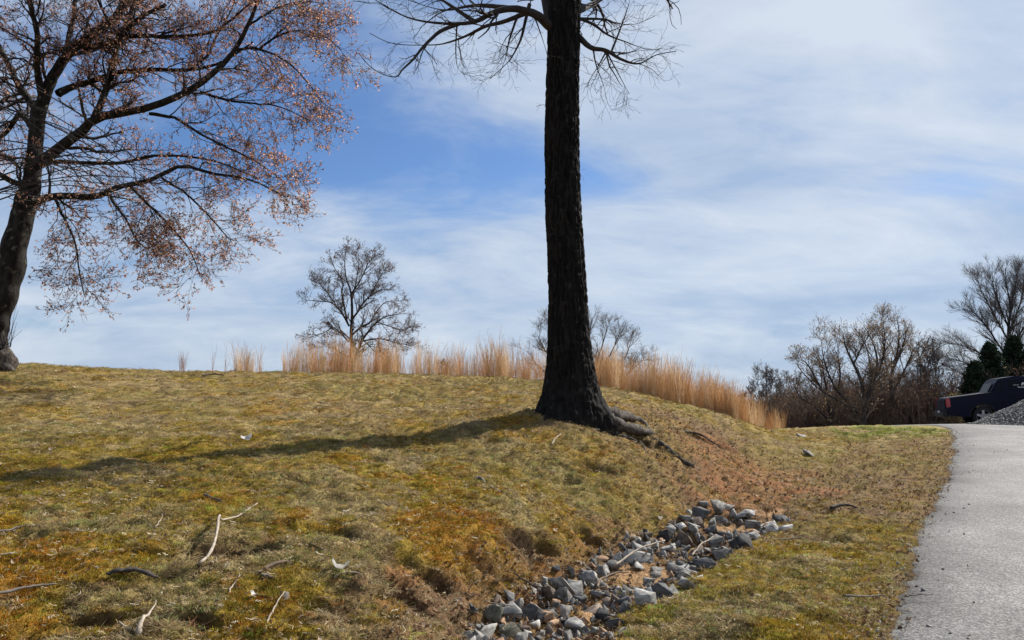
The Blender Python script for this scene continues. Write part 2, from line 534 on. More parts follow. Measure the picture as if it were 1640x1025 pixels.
def cover_weights(x, y):
    """moss, rust moss, grass, straw, soil, clay, litter, sand weights at a spot"""
    n1 = fbm(x * 0.55, y * 0.55, 4, 40)
    n2 = fbm(x * 1.4, y * 1.4, 4, 50)
    n3 = fbm(x * 5, y * 5, 3, 60)
    n4 = fbm(x * 2.6, y * 2.6, 4, 70)
    d = np.hypot(x, y)
    rd = road_dist(x, y)
    sw = seg_dist(x, y, SWALE, SWALE_W) + (n3 - .5) * 0.2
    ck = seg_dist(x, y, CLAY, np.array([.5, .8, 1.2, 1.2, .8])) + (n2 - .5) * 2.2
    bk = seg_dist(x, y, BANK, np.full(7, .16)) + (n3 - .5) * 0.35 + (n4 - .5) * .5
    verge = sstep(0.05, 0.35, sw) * sstep(0.5, -0.3, (SWALE[3, 1] - SWALE[3, 1])) * 0 + 0
    side = (x - np.interp(y, SWALE[:, 1], SWALE[:, 0])) > 0      # road side of the swale
    side = sstep(-.2, .3, x - np.interp(y, np.concatenate([SWALE[:, 1], [14, 20, 28]]), np.concatenate([SWALE[:, 0], [5.2, 8.2, 11]])))
    far = sstep(9, 15, y)
    w = {}
    fore = (1 - sstep(6.5, 9.5, y)) * (1 - side)
    w['rust'] = sstep(.50 - .07 * fore, .66 - .04 * fore, n1 * .45 + n2 * .55) * (1 - side) * (1 - .55 * far) * (1.4 + .5 * fore)
    w['moss'] = sstep(.38, .58, n2 * .6 + n4 * .4) * (1 - .35 * far) * (1.6 + .9 * fore + .4 * side)
    w['grass'] = 0.35 + (1.5 - 1.15 * fore) * sstep(.47, .62, fbm(x * .7 + 5, y * .7, 4, 80)) * (0.6 + .5 * far)
    w['straw'] = 0.22 + (.9 - .65 * fore) * sstep(.5, .7, n4) + .3 * far
    w['soil'] = 1.0 * sstep(.54, .65, n3 * .5 + n4 * .5) + .95 * far * sstep(.50, .66, n4)
    w['clay'] = 1.9 * sstep(.25, -.45, ck) + 1.1 * sstep(.05, -.15, bk) * sstep(.52, .64, n4)
    w['litter'] = 2.6 * sstep(.12, -.05, sw) + 1.0 * sstep(.05, -.15, bk) + 1.9 * sstep(2.8, .0, ck) + 2.0 * side * far * sstep(.36, .6, n2) * (1 - sstep(22, 25, y))
    w['litter'] = w['litter'] + 1.6 * sstep(-.5, -.05, rd) * sstep(.42, .6, n4)
    w['sand'] = np.zeros_like(x)
    for (u_, v_, sx, sy, a_) in SANDS:
        p_ = SAND_AT[(u_, v_)]
        e_ = (((x - p_[0]) + (y - p_[1]) * -a_) / sx) ** 2 + ((y - p_[1]) / sy) ** 2
        w['sand'] = w['sand'] + 9 * sstep(1.25, .55, e_ + (n3 - .5) * 1.6 + (n4 - .5) * .8)
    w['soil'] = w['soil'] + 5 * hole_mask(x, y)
    sc, al = bank_scarp(x, y)
    w['clay'] = w['clay'] + al * 1.1 * sstep(.0, .12, sc) * (1 - sstep(.26, .42, sc)) * sstep(.46, .6, n4)
    w['soil'] = w['soil'] + al * 1.3 * sstep(.0, .12, sc) * (1 - sstep(.3, .45, sc)) * sstep(.4, .55, n3)
    w['litter'] = w['litter'] + al * 2.4 * sstep(-.6, -.2, sc) * (1 - sstep(.10, .35, sc))
    w['rust'] = w['rust'] + al * .5 * sstep(.3, .5, sc) * (1 - sstep(.9, 1.8, sc)) * sstep(.42, .58, n2)
    green = side * sstep(22, 25.5, y)
    for k in ('rust', 'moss', 'soil', 'litter'):
        w[k] = w[k] * (1 - .8 * green)
    w['lush'] = 3.0 * green * (1 - .5 * sstep(.1, .0, np.abs(x - 14) - .6)) * sstep(.38, .5, n2) + .5 * side * sstep(.62, .7, n4)
    for k in w:
        w[k] = np.maximum(w[k], 0) ** 1.7
    bare = sstep(-.05, .08, rd)
    for k in w:
        w[k] = w[k] * (1 - bare)
    w['soil'] = w['soil'] + bare * 2
    return w

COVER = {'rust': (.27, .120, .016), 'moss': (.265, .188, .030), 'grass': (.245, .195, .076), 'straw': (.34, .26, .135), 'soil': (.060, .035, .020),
         'clay': (.33, .130, .052), 'litter': (.165, .100, .058), 'sand': (.40, .255, .145), 'lush': (.185, .205, .045)}

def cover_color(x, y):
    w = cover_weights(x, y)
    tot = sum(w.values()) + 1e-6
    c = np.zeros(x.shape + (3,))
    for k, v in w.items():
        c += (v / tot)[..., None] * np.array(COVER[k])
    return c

# ------------------------------------------------------------------ ground sheet
def graded(lo, hi, bands):
    """coordinates from lo to hi; bands: (from, to, step) fine zones, growing outside"""
    xs = []
    a, b, st = bands[0][0], bands[-1][1], None
    for (p, q, s) in bands:
        xs.extend(np.arange(p, q - 1e-6, s))
    xs.append(b)
    s = bands[0][2]
    v = a
    pre = []
    while v > lo:
        s *= 1.35
        v -= s
        pre.append(max(v, lo))
    s = bands[-1][2]
    v = b
    post = []
    while v < hi:
        s *= 1.35
        v += s
        post.append(min(v, hi))
    return np.array(pre[::-1] + xs + post)

GX = graded(-1800, 1800, [(-14, -4.2, .12), (-4.2, 4.6, .035), (4.6, 18, .10)])
GY = graded(-400, 2500, [(2.0, 3.8, .1), (3.8, 10.6, .03), (10.6, 16, .06), (16, 30, .11)])
def build_ground():
    X, Y = np.meshgrid(GX, GY)
    Z = ground_z(X, Y)
    V = np.stack([X, Y, Z], -1).reshape(-1, 3)
    m, nt, b = mat('turf_and_soil')
    b.inputs['Roughness'].default_value = 0.95
    b.inputs['Specular IOR Level'].default_value = 0.1
    va = node(nt, 'ShaderNodeVertexColor', layer_name='cover')
    tc = node(nt, 'ShaderNodeTexCoord')
    def nz(scale, det):
        n = node(nt, 'ShaderNodeTexNoise')
        n.inputs['Scale'].default_value = scale
        n.inputs['Detail'].default_value = det
        n.inputs['Roughness'].default_value = .65
        nt.links.new(tc.outputs['Object'], n.inputs['Vector'])
        return n.outputs['Fac']
    r = node(nt, 'ShaderNodeValToRGB')
    e = r.color_ramp.elements
    e[0].position, e[0].color = .30, (.42, .38, .34, 1)
    e[1].position, e[1].color = .72, (1.55, 1.5, 1.4, 1)
    nt.links.new(nz(38, 8), r.inputs[0])
    mx = node(nt, 'ShaderNodeMix', data_type='RGBA', blend_type='MULTIPLY')
    mx.inputs['Factor'].default_value = 1
    nt.links.new(va.outputs['Color'], mx.inputs['A'])
    nt.links.new(r.outputs[0], mx.inputs['B'])
    nt.links.new(mx.outputs['Result'], b.inputs['Base Color'])
    bp = node(nt, 'ShaderNodeBump')
    bp.inputs['Strength'].default_value = 1.0
    bp.inputs['Distance'].default_value = 0.03
    nt.links.new(nz(55, 8), bp.inputs['Height'])
    nt.links.new(bp.outputs[0], b.inputs['Normal'])
    me = mesh_np('ground', V, grid_faces(len(GY), len(GX)), m, True)
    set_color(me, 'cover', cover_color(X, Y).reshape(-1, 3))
    link('ground', me, kind='structure')
build_ground()

# ------------------------------------------------------------------ road
def build_road():
    E = EDGE
    n = len(E)
    wob = (fbm(EDGE_S * 1.7, EDGE_S * 0, 3, 90) - .5) * .24 + (vnoise(EDGE_S * 7, EDGE_S * 0, 95) - .5) * .09
    W = np.interp(E[:, 1], [0, 20, 26, 32], [5.2, 5.6, 10, 16])
    cols = np.concatenate([[0, .04, .12], np.linspace(.3, 1, 22) * 1.0])
    off = np.concatenate([np.array([0, .05, .14]), np.linspace(.05, 1, 22)])
    V = np.zeros((n, 25, 3))
    for j in range(25):
        o = off[j] * (W if j > 2 else 1.0) + (wob if j < 3 else wob * 0)
        if j > 2:
            o = np.maximum(o, wob + .2 + .02 * j)
        V[:, j, 0] = E[:, 0] + EDGE_N[:, 0] * o
        V[:, j, 1] = E[:, 1] + EDGE_N[:, 1] * o
    zz = base_z(V[..., 0], V[..., 1])
    lift = np.full(25, .012); lift[0] = -.05; lift[1] = .004
    V[..., 2] = zz + lift
    m, nt, b = mat('old_asphalt')
    b.inputs['Roughness'].default_value = 0.85
    b.inputs['Specular IOR Level'].default_value = 0.25
    tc = node(nt, 'ShaderNodeTexCoord')
    vo = node(nt, 'ShaderNodeTexVoronoi')
    vo.inputs['Scale'].default_value = 75
    nt.links.new(tc.outputs['Object'], vo.inputs['Vector'])
    n1 = node(nt, 'ShaderNodeTexNoise')
    n1.inputs['Scale'].default_value = 1.3
    n1.inputs['Detail'].default_value = 6
    nt.links.new(tc.outputs['Object'], n1.inputs['Vector'])
    n2 = node(nt, 'ShaderNodeTexNoise')
    n2.inputs['Scale'].default_value = 60
    n2.inputs['Detail'].default_value = 4
    nt.links.new(tc.outputs['Object'], n2.inputs['Vector'])
    stone = node(nt, 'ShaderNodeValToRGB')
    e = stone.color_ramp.elements
    e[0].position, e[0].color = .0, (.075, .072, .07, 1)
    e[1].position, e[1].color = 1.0, (.31, .295, .28, 1)
    k = stone.color_ramp.elements.new(.55); k.color = (.15, .143, .136, 1)
    hs = node(nt, 'ShaderNodeSeparateColor')
    nt.links.new(vo.outputs['Color'], hs.inputs[0])
    nt.links.new(hs.outputs[0], stone.inputs[0])
    big = node(nt, 'ShaderNodeValToRGB')
    big.color_ramp.elements[0].position, big.color_ramp.elements[0].color = .3, (.80, .79, .78, 1)
    big.color_ramp.elements[1].position, big.color_ramp.elements[1].color = .7, (1.1, 1.1, 1.1, 1)
    nt.links.new(n1.outputs['Fac'], big.inputs[0])
    mx = node(nt, 'ShaderNodeMix', data_type='RGBA', blend_type='MULTIPLY')
    mx.inputs['Factor'].default_value = 1
    nt.links.new(stone.outputs[0], mx.inputs['A'])
    nt.links.new(big.outputs[0], mx.inputs['B'])
    va = node(nt, 'ShaderNodeVertexColor', layer_name='wear')
    m2 = node(nt, 'ShaderNodeMix', data_type='RGBA', blend_type='MULTIPLY')
    m2.inputs['Factor'].default_value = 1
    nt.links.new(mx.outputs['Result'], m2.inputs['A'])
    nt.links.new(va.outputs['Color'], m2.inputs['B'])
    nt.links.new(m2.outputs['Result'], b.inputs['Base Color'])
    bp = node(nt, 'ShaderNodeBump')
    bp.inputs['Strength'].default_value = .7
    bp.inputs['Distance'].default_value = .006
    nt.links.new(n2.outputs['Fac'], bp.inputs['Height'])
    nt.links.new(bp.outputs[0], b.inputs['Normal'])
    me = mesh_np('road', V.reshape(-1, 3), grid_faces(n, 25)[:, ::-1], m, True)
    d = np.repeat(np.arange(25)[None], n, 0)
    wear = np.ones((n, 25, 3))
    nn = fbm(V[..., 0] * 2.0, V[..., 1] * 2.0, 3, 97)
    edge = (d < 3) * .35 + (d == 3) * .25
    track = np.exp(-((off[None, :] * W[:, None] - 1.3) / .35) ** 2) + np.exp(-((off[None, :] * W[:, None] - 2.9) / .35) ** 2)
    wear *= (1 + .10 * track * (np.arange(25) > 2) - .22 * sstep(.46, .66, fbm(V[..., 0] * .9, V[..., 1] * .9, 4, 98)))[..., None]
    wear *= (1 - edge - .12 * (nn < .42) * (d < 5))[..., None]
    set_color(me, 'wear', wear.reshape(-1, 3))
    link('road', me, kind='structure')
build_road()

# ------------------------------------------------------------------ tubes and branching
def frames(P):
    """P (N,K,3) -> two unit normals per point"""
    T = np.gradient(P, axis=1)
    T /= np.linalg.norm(T, axis=2, keepdims=True) + 1e-9
    up = np.where(np.abs(T[:, :1, 2:3]) > .85, np.array([[[1., 0, 0]]]), np.array([[[0, 0, 1.]]]))
    A = np.cross(T, up)
    A /= np.linalg.norm(A, axis=2, keepdims=True) + 1e-9
    return T, A, np.cross(T, A)

def tubes(P, R, sides, rough=0.0, seed=0):
    """P (N,K,3), R (N,K) -> vertices and quads of N tapered tubes"""
    P = np.asarray(P, float); R = np.asarray(R, float)
    N, K = P.shape[:2]
    T, A, B = frames(P)
    ang = np.arange(sides) * 2 * math.pi / sides
    ca = np.cos(ang)[None, None, :, None]; sa = np.sin(ang)[None, None, :, None]
    RR = R[:, :, None, None]
    if rough:
        g = np.random.default_rng(seed)
        RR = RR * (1 + rough * (g.random((N, K, sides, 1)) - .5))
    V = P[:, :, None, :] + RR * (ca * A[:, :, None, :] + sa * B[:, :, None, :])
    i = np.arange(K - 1)[:, None] * sides
    j = np.arange(sides)[None, :]
    j2 = (j + 1) % sides
    q = np.stack([i + j, i + j2, i + sides + j2, i + sides + j], -1).reshape(-1, 4)
    Fq = (q[None] + (np.arange(N) * K * sides)[:, None, None]).reshape(-1, 4)
    return V.reshape(-1, 3), Fq

def join(parts):
    Vs, Fs, o = [], [], 0
    for V, f in parts:
        if len(V) == 0:
            continue
        Vs.append(V); Fs.append(np.asarray(f) + o)
        o += len(V)
    return np.concatenate(Vs), Fs

def smooth_line(pts, K, rad=None):
    """resample control points (n,3) to K points on a Catmull-Rom curve; rad interpolated along"""
    P = np.asarray(pts, float)
    n = len(P)
    t = np.linspace(0, n - 1 - 1e-6, K)
    i = t.astype(int)
    f = (t - i)[:, None]
    p0 = P[np.maximum(i - 1, 0)]; p1 = P[i]; p2 = P[i + 1]; p3 = P[np.minimum(i + 2, n - 1)]
    o = 0.5 * (2 * p1 + (-p0 + p2) * f + (2 * p0 - 5 * p1 + 4 * p2 - p3) * f ** 2 + (-p0 + 3 * p1 - 3 * p2 + p3) * f ** 3)
    if rad is None:
        return o
    r = np.interp(t, np.linspace(0, n - 1, len(rad)), rad)
    return o, r

def spawn(P, R, count, length, angle, K=6, t0=.2, t1=1.0, ratio=.6, bias=(0, 0, 0), wig=.25, lift=0.0, tip=.35, g=rng, rmin=.0015, taper_len=.5, flat=None):
    """grow `count` side shoots per parent polyline; returns their polylines and radii"""
    N, Kp = R.shape
    tot = N * count
    par = np.repeat(np.arange(N), count)
    t = t0 + (t1 - t0) * g.random(tot)
    x = t * (Kp - 1)
    i = np.minimum(x.astype(int), Kp - 2)
    f = (x - i)[:, None]
    base = P[par, i] * (1 - f) + P[par, i + 1] * f
    r0 = (R[par, i] * (1 - f[:, 0]) + R[par, i + 1] * f[:, 0]) * ratio
    tan = P[par, i + 1] - P[par, i]
    tan /= np.linalg.norm(tan, axis=1, keepdims=True) + 1e-9
    rv = g.normal(size=(tot, 3))
    if flat is not None:
        rv *= np.array(flat)
    perp = rv - (rv * tan).sum(1, keepdims=True) * tan
    perp /= np.linalg.norm(perp, axis=1, keepdims=True) + 1e-9
    a = np.radians(angle[0] + (angle[1] - angle[0]) * g.random(tot))[:, None]
    d = tan * np.cos(a) + perp * np.sin(a) + np.array(bias)
    d /= np.linalg.norm(d, axis=1, keepdims=True)
    ln = (length[0] + (length[1] - length[0]) * g.random(tot)) * (1 - taper_len * t)
    out = np.zeros((tot, K, 3)); out[:, 0] = base
    st = (ln / (K - 1))[:, None]
    for k in range(1, K):
        d = d + g.normal(size=(tot, 3)) * wig + np.array([0, 0, lift])
        d /= np.linalg.norm(d, axis=1, keepdims=True)
        out[:, k] = out[:, k - 1] + d * st
    rad = np.maximum(r0[:, None] * np.linspace(1, tip, K)[None], rmin)
    return out, rad

def quads_at(Pt, size, g, n=3, elong=1.5, cup=.35):
    """small bent leaf faces around points: n per point"""
    M = len(Pt) * n
    c = np.repeat(Pt, n, 0) + g.normal(size=(M, 3)) * size * .42
    a = g.normal(size=(M, 3)); a /= np.linalg.norm(a, axis=1, keepdims=True)
    b = np.cross(a, g.normal(size=(M, 3))); b /= np.linalg.norm(b, axis=1, keepdims=True) + 1e-9
    nrm = np.cross(a, b)
    s = (size * (.6 + .8 * g.random(M)))[:, None]
    V = np.stack([c - a * s * elong * .5, c + b * s * .35 + nrm * s * cup, c + a * s * elong * .5, c - b * s * .35 + nrm * s * cup], 1).reshape(-1, 3)
    i = np.arange(M)[:, None] * 4
    Fq = np.concatenate([np.concatenate([i, i + 1, i + 2], 1), np.concatenate([i, i + 2, i + 3], 1)])
    return V, Fq

def leaf_mesh(name, Pt, size, g, cols, m, n=3, elong=1.5):
    V, Fq = quads_at(Pt, size, g, n, elong)
    me = mesh_np(name, V, Fq, m)
    k = g.integers(0, len(cols), len(Pt) * n)
    c = np.array(cols)[k] * (.6 + .8 * g.random((len(k), 1)))
    set_color(me, 'tint', np.repeat(c, 4, 0))
    return me

def bark_mat(name, dark, light, scale=9.0, stretch=.22, bump=.8, lichen=0.0):
    m, nt, b = mat(name)
    b.inputs['Roughness'].default_value = .92
    b.inputs['Specular IOR Level'].default_value = .15
    tc = node(nt, 'ShaderNodeTexCoord')
    mp = node(nt, 'ShaderNodeMapping')
    mp.inputs['Scale'].default_value = (1, 1, stretch)
    nt.links.new(tc.outputs['Object'], mp.inputs[0])
    n = node(nt, 'ShaderNodeTexNoise')
    n.inputs['Scale'].default_value = scale
    n.inputs['Detail'].default_value = 8
    n.inputs['Roughness'].default_value = .65
    nt.links.new(mp.outputs[0], n.inputs['Vector'])
    r = node(nt, 'ShaderNodeValToRGB')
    r.color_ramp.elements[0].position, r.color_ramp.elements[0].color = .36, dark + (1,)
    r.color_ramp.elements[1].position, r.color_ramp.elements[1].color = .66, light + (1,)
    nt.links.new(n.outputs['Fac'], r.inputs[0])
    col = r.outputs[0]
    if lichen:
        n2 = node(nt, 'ShaderNodeTexNoise')
        n2.inputs['Scale'].default_value = 7
        n2.inputs['Detail'].default_value = 5
        nt.links.new(tc.outputs['Object'], n2.inputs['Vector'])
        r2 = node(nt, 'ShaderNodeValToRGB')
        r2.color_ramp.elements[0].position, r2.color_ramp.elements[0].color = .60, (0, 0, 0, 1)
        r2.color_ramp.elements[1].position, r2.color_ramp.elements[1].color = .68, (lichen,) * 3 + (1,)
        nt.links.new(n2.outputs['Fac'], r2.inputs[0])
        mx = node(nt, 'ShaderNodeMix', data_type='RGBA')
        nt.links.new(r2.outputs[0], mx.inputs['Factor'])
        nt.links.new(col, mx.inputs['A'])
        mx.inputs['B'].default_value = (.17, .17, .14, 1)
        col = mx.outputs['Result']
    nt.links.new(col, b.inputs['Base Color'])
    bp = node(nt, 'ShaderNodeBump')
    bp.inputs['Strength'].default_value = bump
    bp.inputs['Distance'].default_value = .02
    nt.links.new(n.outputs['Fac'], bp.inputs['Height'])
    nt.links.new(bp.outputs[0], b.inputs['Normal'])
    return m

# ------------------------------------------------------------------ the big oak
OAK_Y = 13.5
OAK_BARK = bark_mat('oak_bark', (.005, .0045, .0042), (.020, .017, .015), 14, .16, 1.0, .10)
TWIG_DARK = plain('dark_twig_bark', (.030, .024, .021), .85, var=.3, scale=8)

def oak_axis(z):
    """centre x, y and radius of the trunk at height z"""
    rows = [676, 660, 645, 630, 610, 580, 550, 520, 480, 420, 350, 250, 100, 0, -120, -300]
    le = [852, 858, 864, 869, 873, 876.5, 878, 879, 879.5, 877.5, 875, 873, 876, 878, 886, 900]
    ri = [980, 975, 967, 961, 955, 949, 945, 941.5, 939, 935, 930.5, 927, 928.5, 931, 928, 922]
    pts = [(at_depth((a + b) / 2, r, OAK_Y), (b - a) / 2 / F * OAK_Y) for a, b, r in zip(le, ri, rows)]
    zs = np.array([p[0][2] for p in pts]); xs = np.array([p[0][0] for p in pts]); rs = np.array([p[1] for p in pts])
    return np.interp(z, zs, xs), np.interp(z, zs, rs)

def build_oak():
    x0, _ = oak_axis(1.3)
    gz = float(base_z(np.array([x0]), np.array([OAK_Y]))[0])
    t = thing('oak_tree', 'big dark straight trunked oak with ridged bark and bare twigs on the slope', 'tree', (x0, OAK_Y, gz))
    O = np.array([x0, OAK_Y, gz])
    # trunk: furrowed plates as real relief, root flare widening in lobes at the foot
    zs = np.concatenate([np.linspace(gz - .55, gz + 1.3, 70), np.linspace(gz + 1.32, 9.6, 190), np.linspace(9.7, 16.5, 60)])
    A = 150
    th = np.linspace(0, 2 * math.pi, A, endpoint=False)
    cx, rr = oak_axis(zs)
    TH, ZZ = np.meshgrid(th, zs)
    Rb = rr[:, None] * np.ones_like(TH)
    u = np.cos(TH) * 3.0; w = np.sin(TH) * 3.0
    warp = (fbm(ZZ * 2.2, TH * 0 + u + w * .7, 3, 20) - .5) * 1.1
    kk = 27
    ph = TH * kk / (2 * math.pi) + warp * 1.3
    # vertical plates split now and then across
    cell = np.abs(((ph + .5 * np.floor(ZZ * 2.7 + fbm(u * 2, w * 2, 2, 9) * 3)) % 1) - .5) * 2
    cross = np.abs(((ZZ * 5.2 + vnoise(np.floor(ph), ZZ * 0, 77) * 5) % 1) - .5) * 2
    plate = sstep(.12, .62, 1 - cell) * (.55 + .45 * sstep(.06, .3, 1 - cross)) 
    grain = fbm(TH * 26, ZZ * 7, 3, 22) - .5
    relief = (plate - .6) * .042 + grain * .022
    relief *= sstep(0, .3, rr[:, None])
    hh = np.clip((ZZ - gz), -.6, 30)
    flare = np.exp(-np.maximum(hh, -.03) / .30)
    lobes = (.30 * np.maximum(0, np.cos(TH * 3 + .6)) + .22 * np.maximum(0, np.cos(TH * 5 + 2.4)) - .10) * flare * .42
    Rt = np.maximum(Rb + relief + lobes * Rb, .03)
    lump = (fbm(u * .5 + 4, ZZ * .8 + w * .5, 3, 33) - .5) * .05
    Rt = Rt + lump
    V = np.stack([cx[:, None] + Rt * np.cos(TH), OAK_Y + Rt * np.sin(TH), ZZ], -1) - O
    nz = len(zs)
    i = np.arange(nz - 1)[:, None] * A; j = np.arange(A)[None, :]; j2 = (j + 1) % A
    Fq = np.stack([i + j, i + j2, i + A + j2, i + A + j], -1).reshape(-1, 4)
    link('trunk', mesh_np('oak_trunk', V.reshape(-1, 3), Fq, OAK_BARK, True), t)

    # roots gripping the eroded side
    def root(spec, radii, seed, lab=None):
        pts = []
        for (uu, vv, off) in spec:
            p = ground_hit(uu, vv, off)
            p[2] = float(base_z(p[0:1], p[1:2])[0]) + off
            pts.append(p)
        P, r = smooth_line(pts, 22, radii)
        g = np.random.default_rng(seed)
        P = P + np.cumsum(g.normal(size=P.shape), 0) * .006
        r = r * (1 + .22 * g.normal(size=22)).clip(.6, 1.5)
        Vr, Fr = tubes(P[None] - O, r[None], 10, .34, seed)
        link('root', mesh_np('oak_root', Vr, Fr, ROOT_BARK, True), t, lab)
    root([(945, 655, .20), (962, 668, .18), (985, 680, .16), (1012, 688, .12), (1034, 692, .05), (1048, 696, -.08)], [.08, .13, .12, .10, .07, .04], 1, 'thick pale topped root arching over a dark hollow')
    root([(952, 676, .05), (968, 688, .03), (984, 696, .01), (1004, 703, -.01), (1025, 712, -.06)], [.10, .09, .06, .04, .015], 2)
    root([(955, 652, .22), (985, 664, .13), (1022, 674, .06), (1044, 690, -.03)], [.08, .11, .07, .02], 3)
    root([(1045, 704, -.05), (1062, 714, .0), (1078, 726, -.015), (1098, 740, .012), (1120, 754, -.04)], [.03, .04, .036, .034, .012], 4, 'long bare root running down the bank')
    root([(1045, 702, -.02), (1075, 720, .01), (1100, 735, .015), (1128, 752, -.03)], [.03, .03, .022, .012], 5)
    root([(1010, 676, .0), (1050, 684, .005), (1085, 690, .01), (1120, 697, .0), (1150, 716, -.03)], [.045, .032, .03, .022, .012], 6)
    root([(1025, 706, -.01), (1034, 722, .01), (1040, 745, -.03)], [.022, .018, .010], 9)

    # limbs: (column, row) mostly traced on the silhouette, dy = how far in front or behind the trunk they swing
    def limb(pts, r, dy, kids=(6, 6), seed=0, ln=(.5, 1.5), drop=-.02):
        g = np.random.default_rng(seed + 100)
        k = len(pts)
        yy = OAK_Y + np.linspace(0, 1, k) * dy
        P = [at_depth(u_, v_, y_) for (u_, v_), y_ in zip(pts, yy)]
        P, rad = smooth_line(P, 26, [r, r * .72, r * .45, r * .18, .006])
        P = P - O
        parts = [tubes(P[None], rad[None], 8, .12, seed)]
        a, ra = spawn(P[None], rad[None], kids[0], ln, (28, 65), 8, .18, .97, .5, (0, 0, 0), .18, drop, .3, g, .0030, .45, (1, .8, 1))
        b, rb = spawn(a, ra, max(3, kids[1] - 1), (.30, .85), (25, 60), 6, .15, 1, .6, (0, 0, 0), .24, drop, .4, g, .0022)
        c, rc = spawn(b, rb, 2, (.10, .34), (25, 55), 4, .2, 1, .7, (0, 0, 0), .2, 0, .6, g, .0018)
        parts += [tubes(a, ra, 5), tubes(b, rb, 3), tubes(c, rc, 3)]
        Vl, Fl = join(parts)
        link('branch', mesh_np('oak_branch', Vl, Fl, TWIG_DARK, True), t)
    limb([(893, 52), (878, 40), (858, 23), (823, 14), (790, 20), (760, 35), (720, 38), (672, 33), (637, 21), (595, -4)], .095, -1.2, (9, 6), 1)
    limb([(823, 14), (778, 9), (750, 10), (718, 16), (690, 12), (648, -2)], .05, 2.4, (8, 6), 2)
    limb([(735, 38), (707, 49), (690, 63), (676, 77), (662, 95), (644, 112), (635, 123), (613, 119), (590, 104), (574, 84)], .038, -1.6, (9, 4), 3, (.3, .8))
    limb([(845, 20), (806, 35), (778, 42), (750, 56), (721, 67), (693, 72), (630, 70), (592, 53)], .045, .8, (9, 4), 4, (.3, .9))
    limb([(848, 7), (841, 35), (834, 63), (820, 91), (808, 105), (785, 126)], .036, -.7, (8, 5), 5, (.3, .8))
    limb([(852, 20), (858, 32), (869, 63), (878, 93)], .022, -.8, (4, 3), 6, (.2, .5))
    limb([(830, 22), (816, 63), (810, 92), (800, 118)], .026, .6, (7, 4), 7, (.3, .7))
    limb([(732, 38), (730, 80), (733, 108), (745, 120)], .016, .3, (5, 3), 8, (.2, .5))
    limb([(924, 56), (946, 76), (971, 81), (995, 95), (1023, 102), (1051, 88), (1083, 82)], .055, -.9, (8, 4), 9, (.3, .9))
    limb([(924, 28), (950, 39), (974, 56), (1002, 67), (1030, 77), (1055, 80)], .032, .5, (8, 4), 10, (.3, .8))
    limb([(928, 30), (967, 31), (988, 37), (1016, 39), (1048, 26)], .028, 1.0, (7, 4), 11, (.3, .7))
    limb([(924, 18), (960, 0), (995, -35), (1040, -60)], .07, 3.0, (9, 7), 12, (.6, 1.8))
    limb([(905, 30), (915, -20), (940, -60), (985, -90)], .12, 3.6, (10, 8), 19, (.7, 2.2))  # extra limb swinging back, added to throw branch shadows on the lawn
    limb([(950, 78), (955, 105), (966, 135), (971, 158)], .018, -.4, (6, 4), 13, (.2, .55))
    limb([(970, 84), (958, 106), (946, 125), (940, 140)], .016, -.5, (5, 4), 14, (.2, .5))
    limb([(972, 84), (986, 110), (1002, 140), (1008, 150)], .016, .3, (6, 3), 15, (.2, .5))
    limb([(978, 86), (995, 42), (1007, 7), (1012, -15)], .020, -.6, (7, 4), 16, (.2, .6))
    limb([(760, 35), (700, -5), (650, -30)], .045, .9, (7, 5), 17)
    limb([(886, 40), (878, 8), (868, -35), (850, -90), (820, -190), (780, -330), (760, -450)], .14, .9, (9, 8), 18, (.8, 2.4))
    limb([(905, 100), (908, 130), (903, 190), (906, 250), (904, 285)], .10, 2.3, (4, 3), 20, (.15, .3))  # unseen behind the trunk, added for the second shadow band on the lawn
    # upper crown
    g = np.random.default_rng(9)
    for k in range(9):
        z = 8.8 + k * .85
        x, r = oak_axis(z)
        a = k * 2.4 + .5
        L = 4.6 - .28 * k
        P = [np.array([x, OAK_Y, z]) + np.array([math.cos(a) * s * L, math.sin(a) * s * L, s * L * (.35 + .08 * k)]) + g.normal(size=3) * .12 * s * 3 for s in np.linspace(0, 1, 5)]
        P, rad = smooth_line(P, 20, [.10, .07, .045, .02, .006])
        P = P - O
        b1, r1 = spawn(P[None], rad[None], 9, (.8, 2.2), (30, 60), 7, .2, 1, .55, (0, 0, .1), .15, .02, .3, g, .004)
        b2, r2 = spawn(b1, r1, 5, (.3, .9), (25, 60), 5, .2, 1, .6, (0, 0, 0), .2, 0, .4, g, .003)
        Vl, Fl = join([tubes(P[None], rad[None], 7), tubes(b1, r1, 4), tubes(b2, r2, 3)])
        link('branch', mesh_np('oak_branch', Vl, Fl, TWIG_DARK, True), t)
ROOT_BARK = bark_mat('root_bark', (.022, .018, .015), (.125, .105, .088), 15, .5, 1.0)
build_oak()

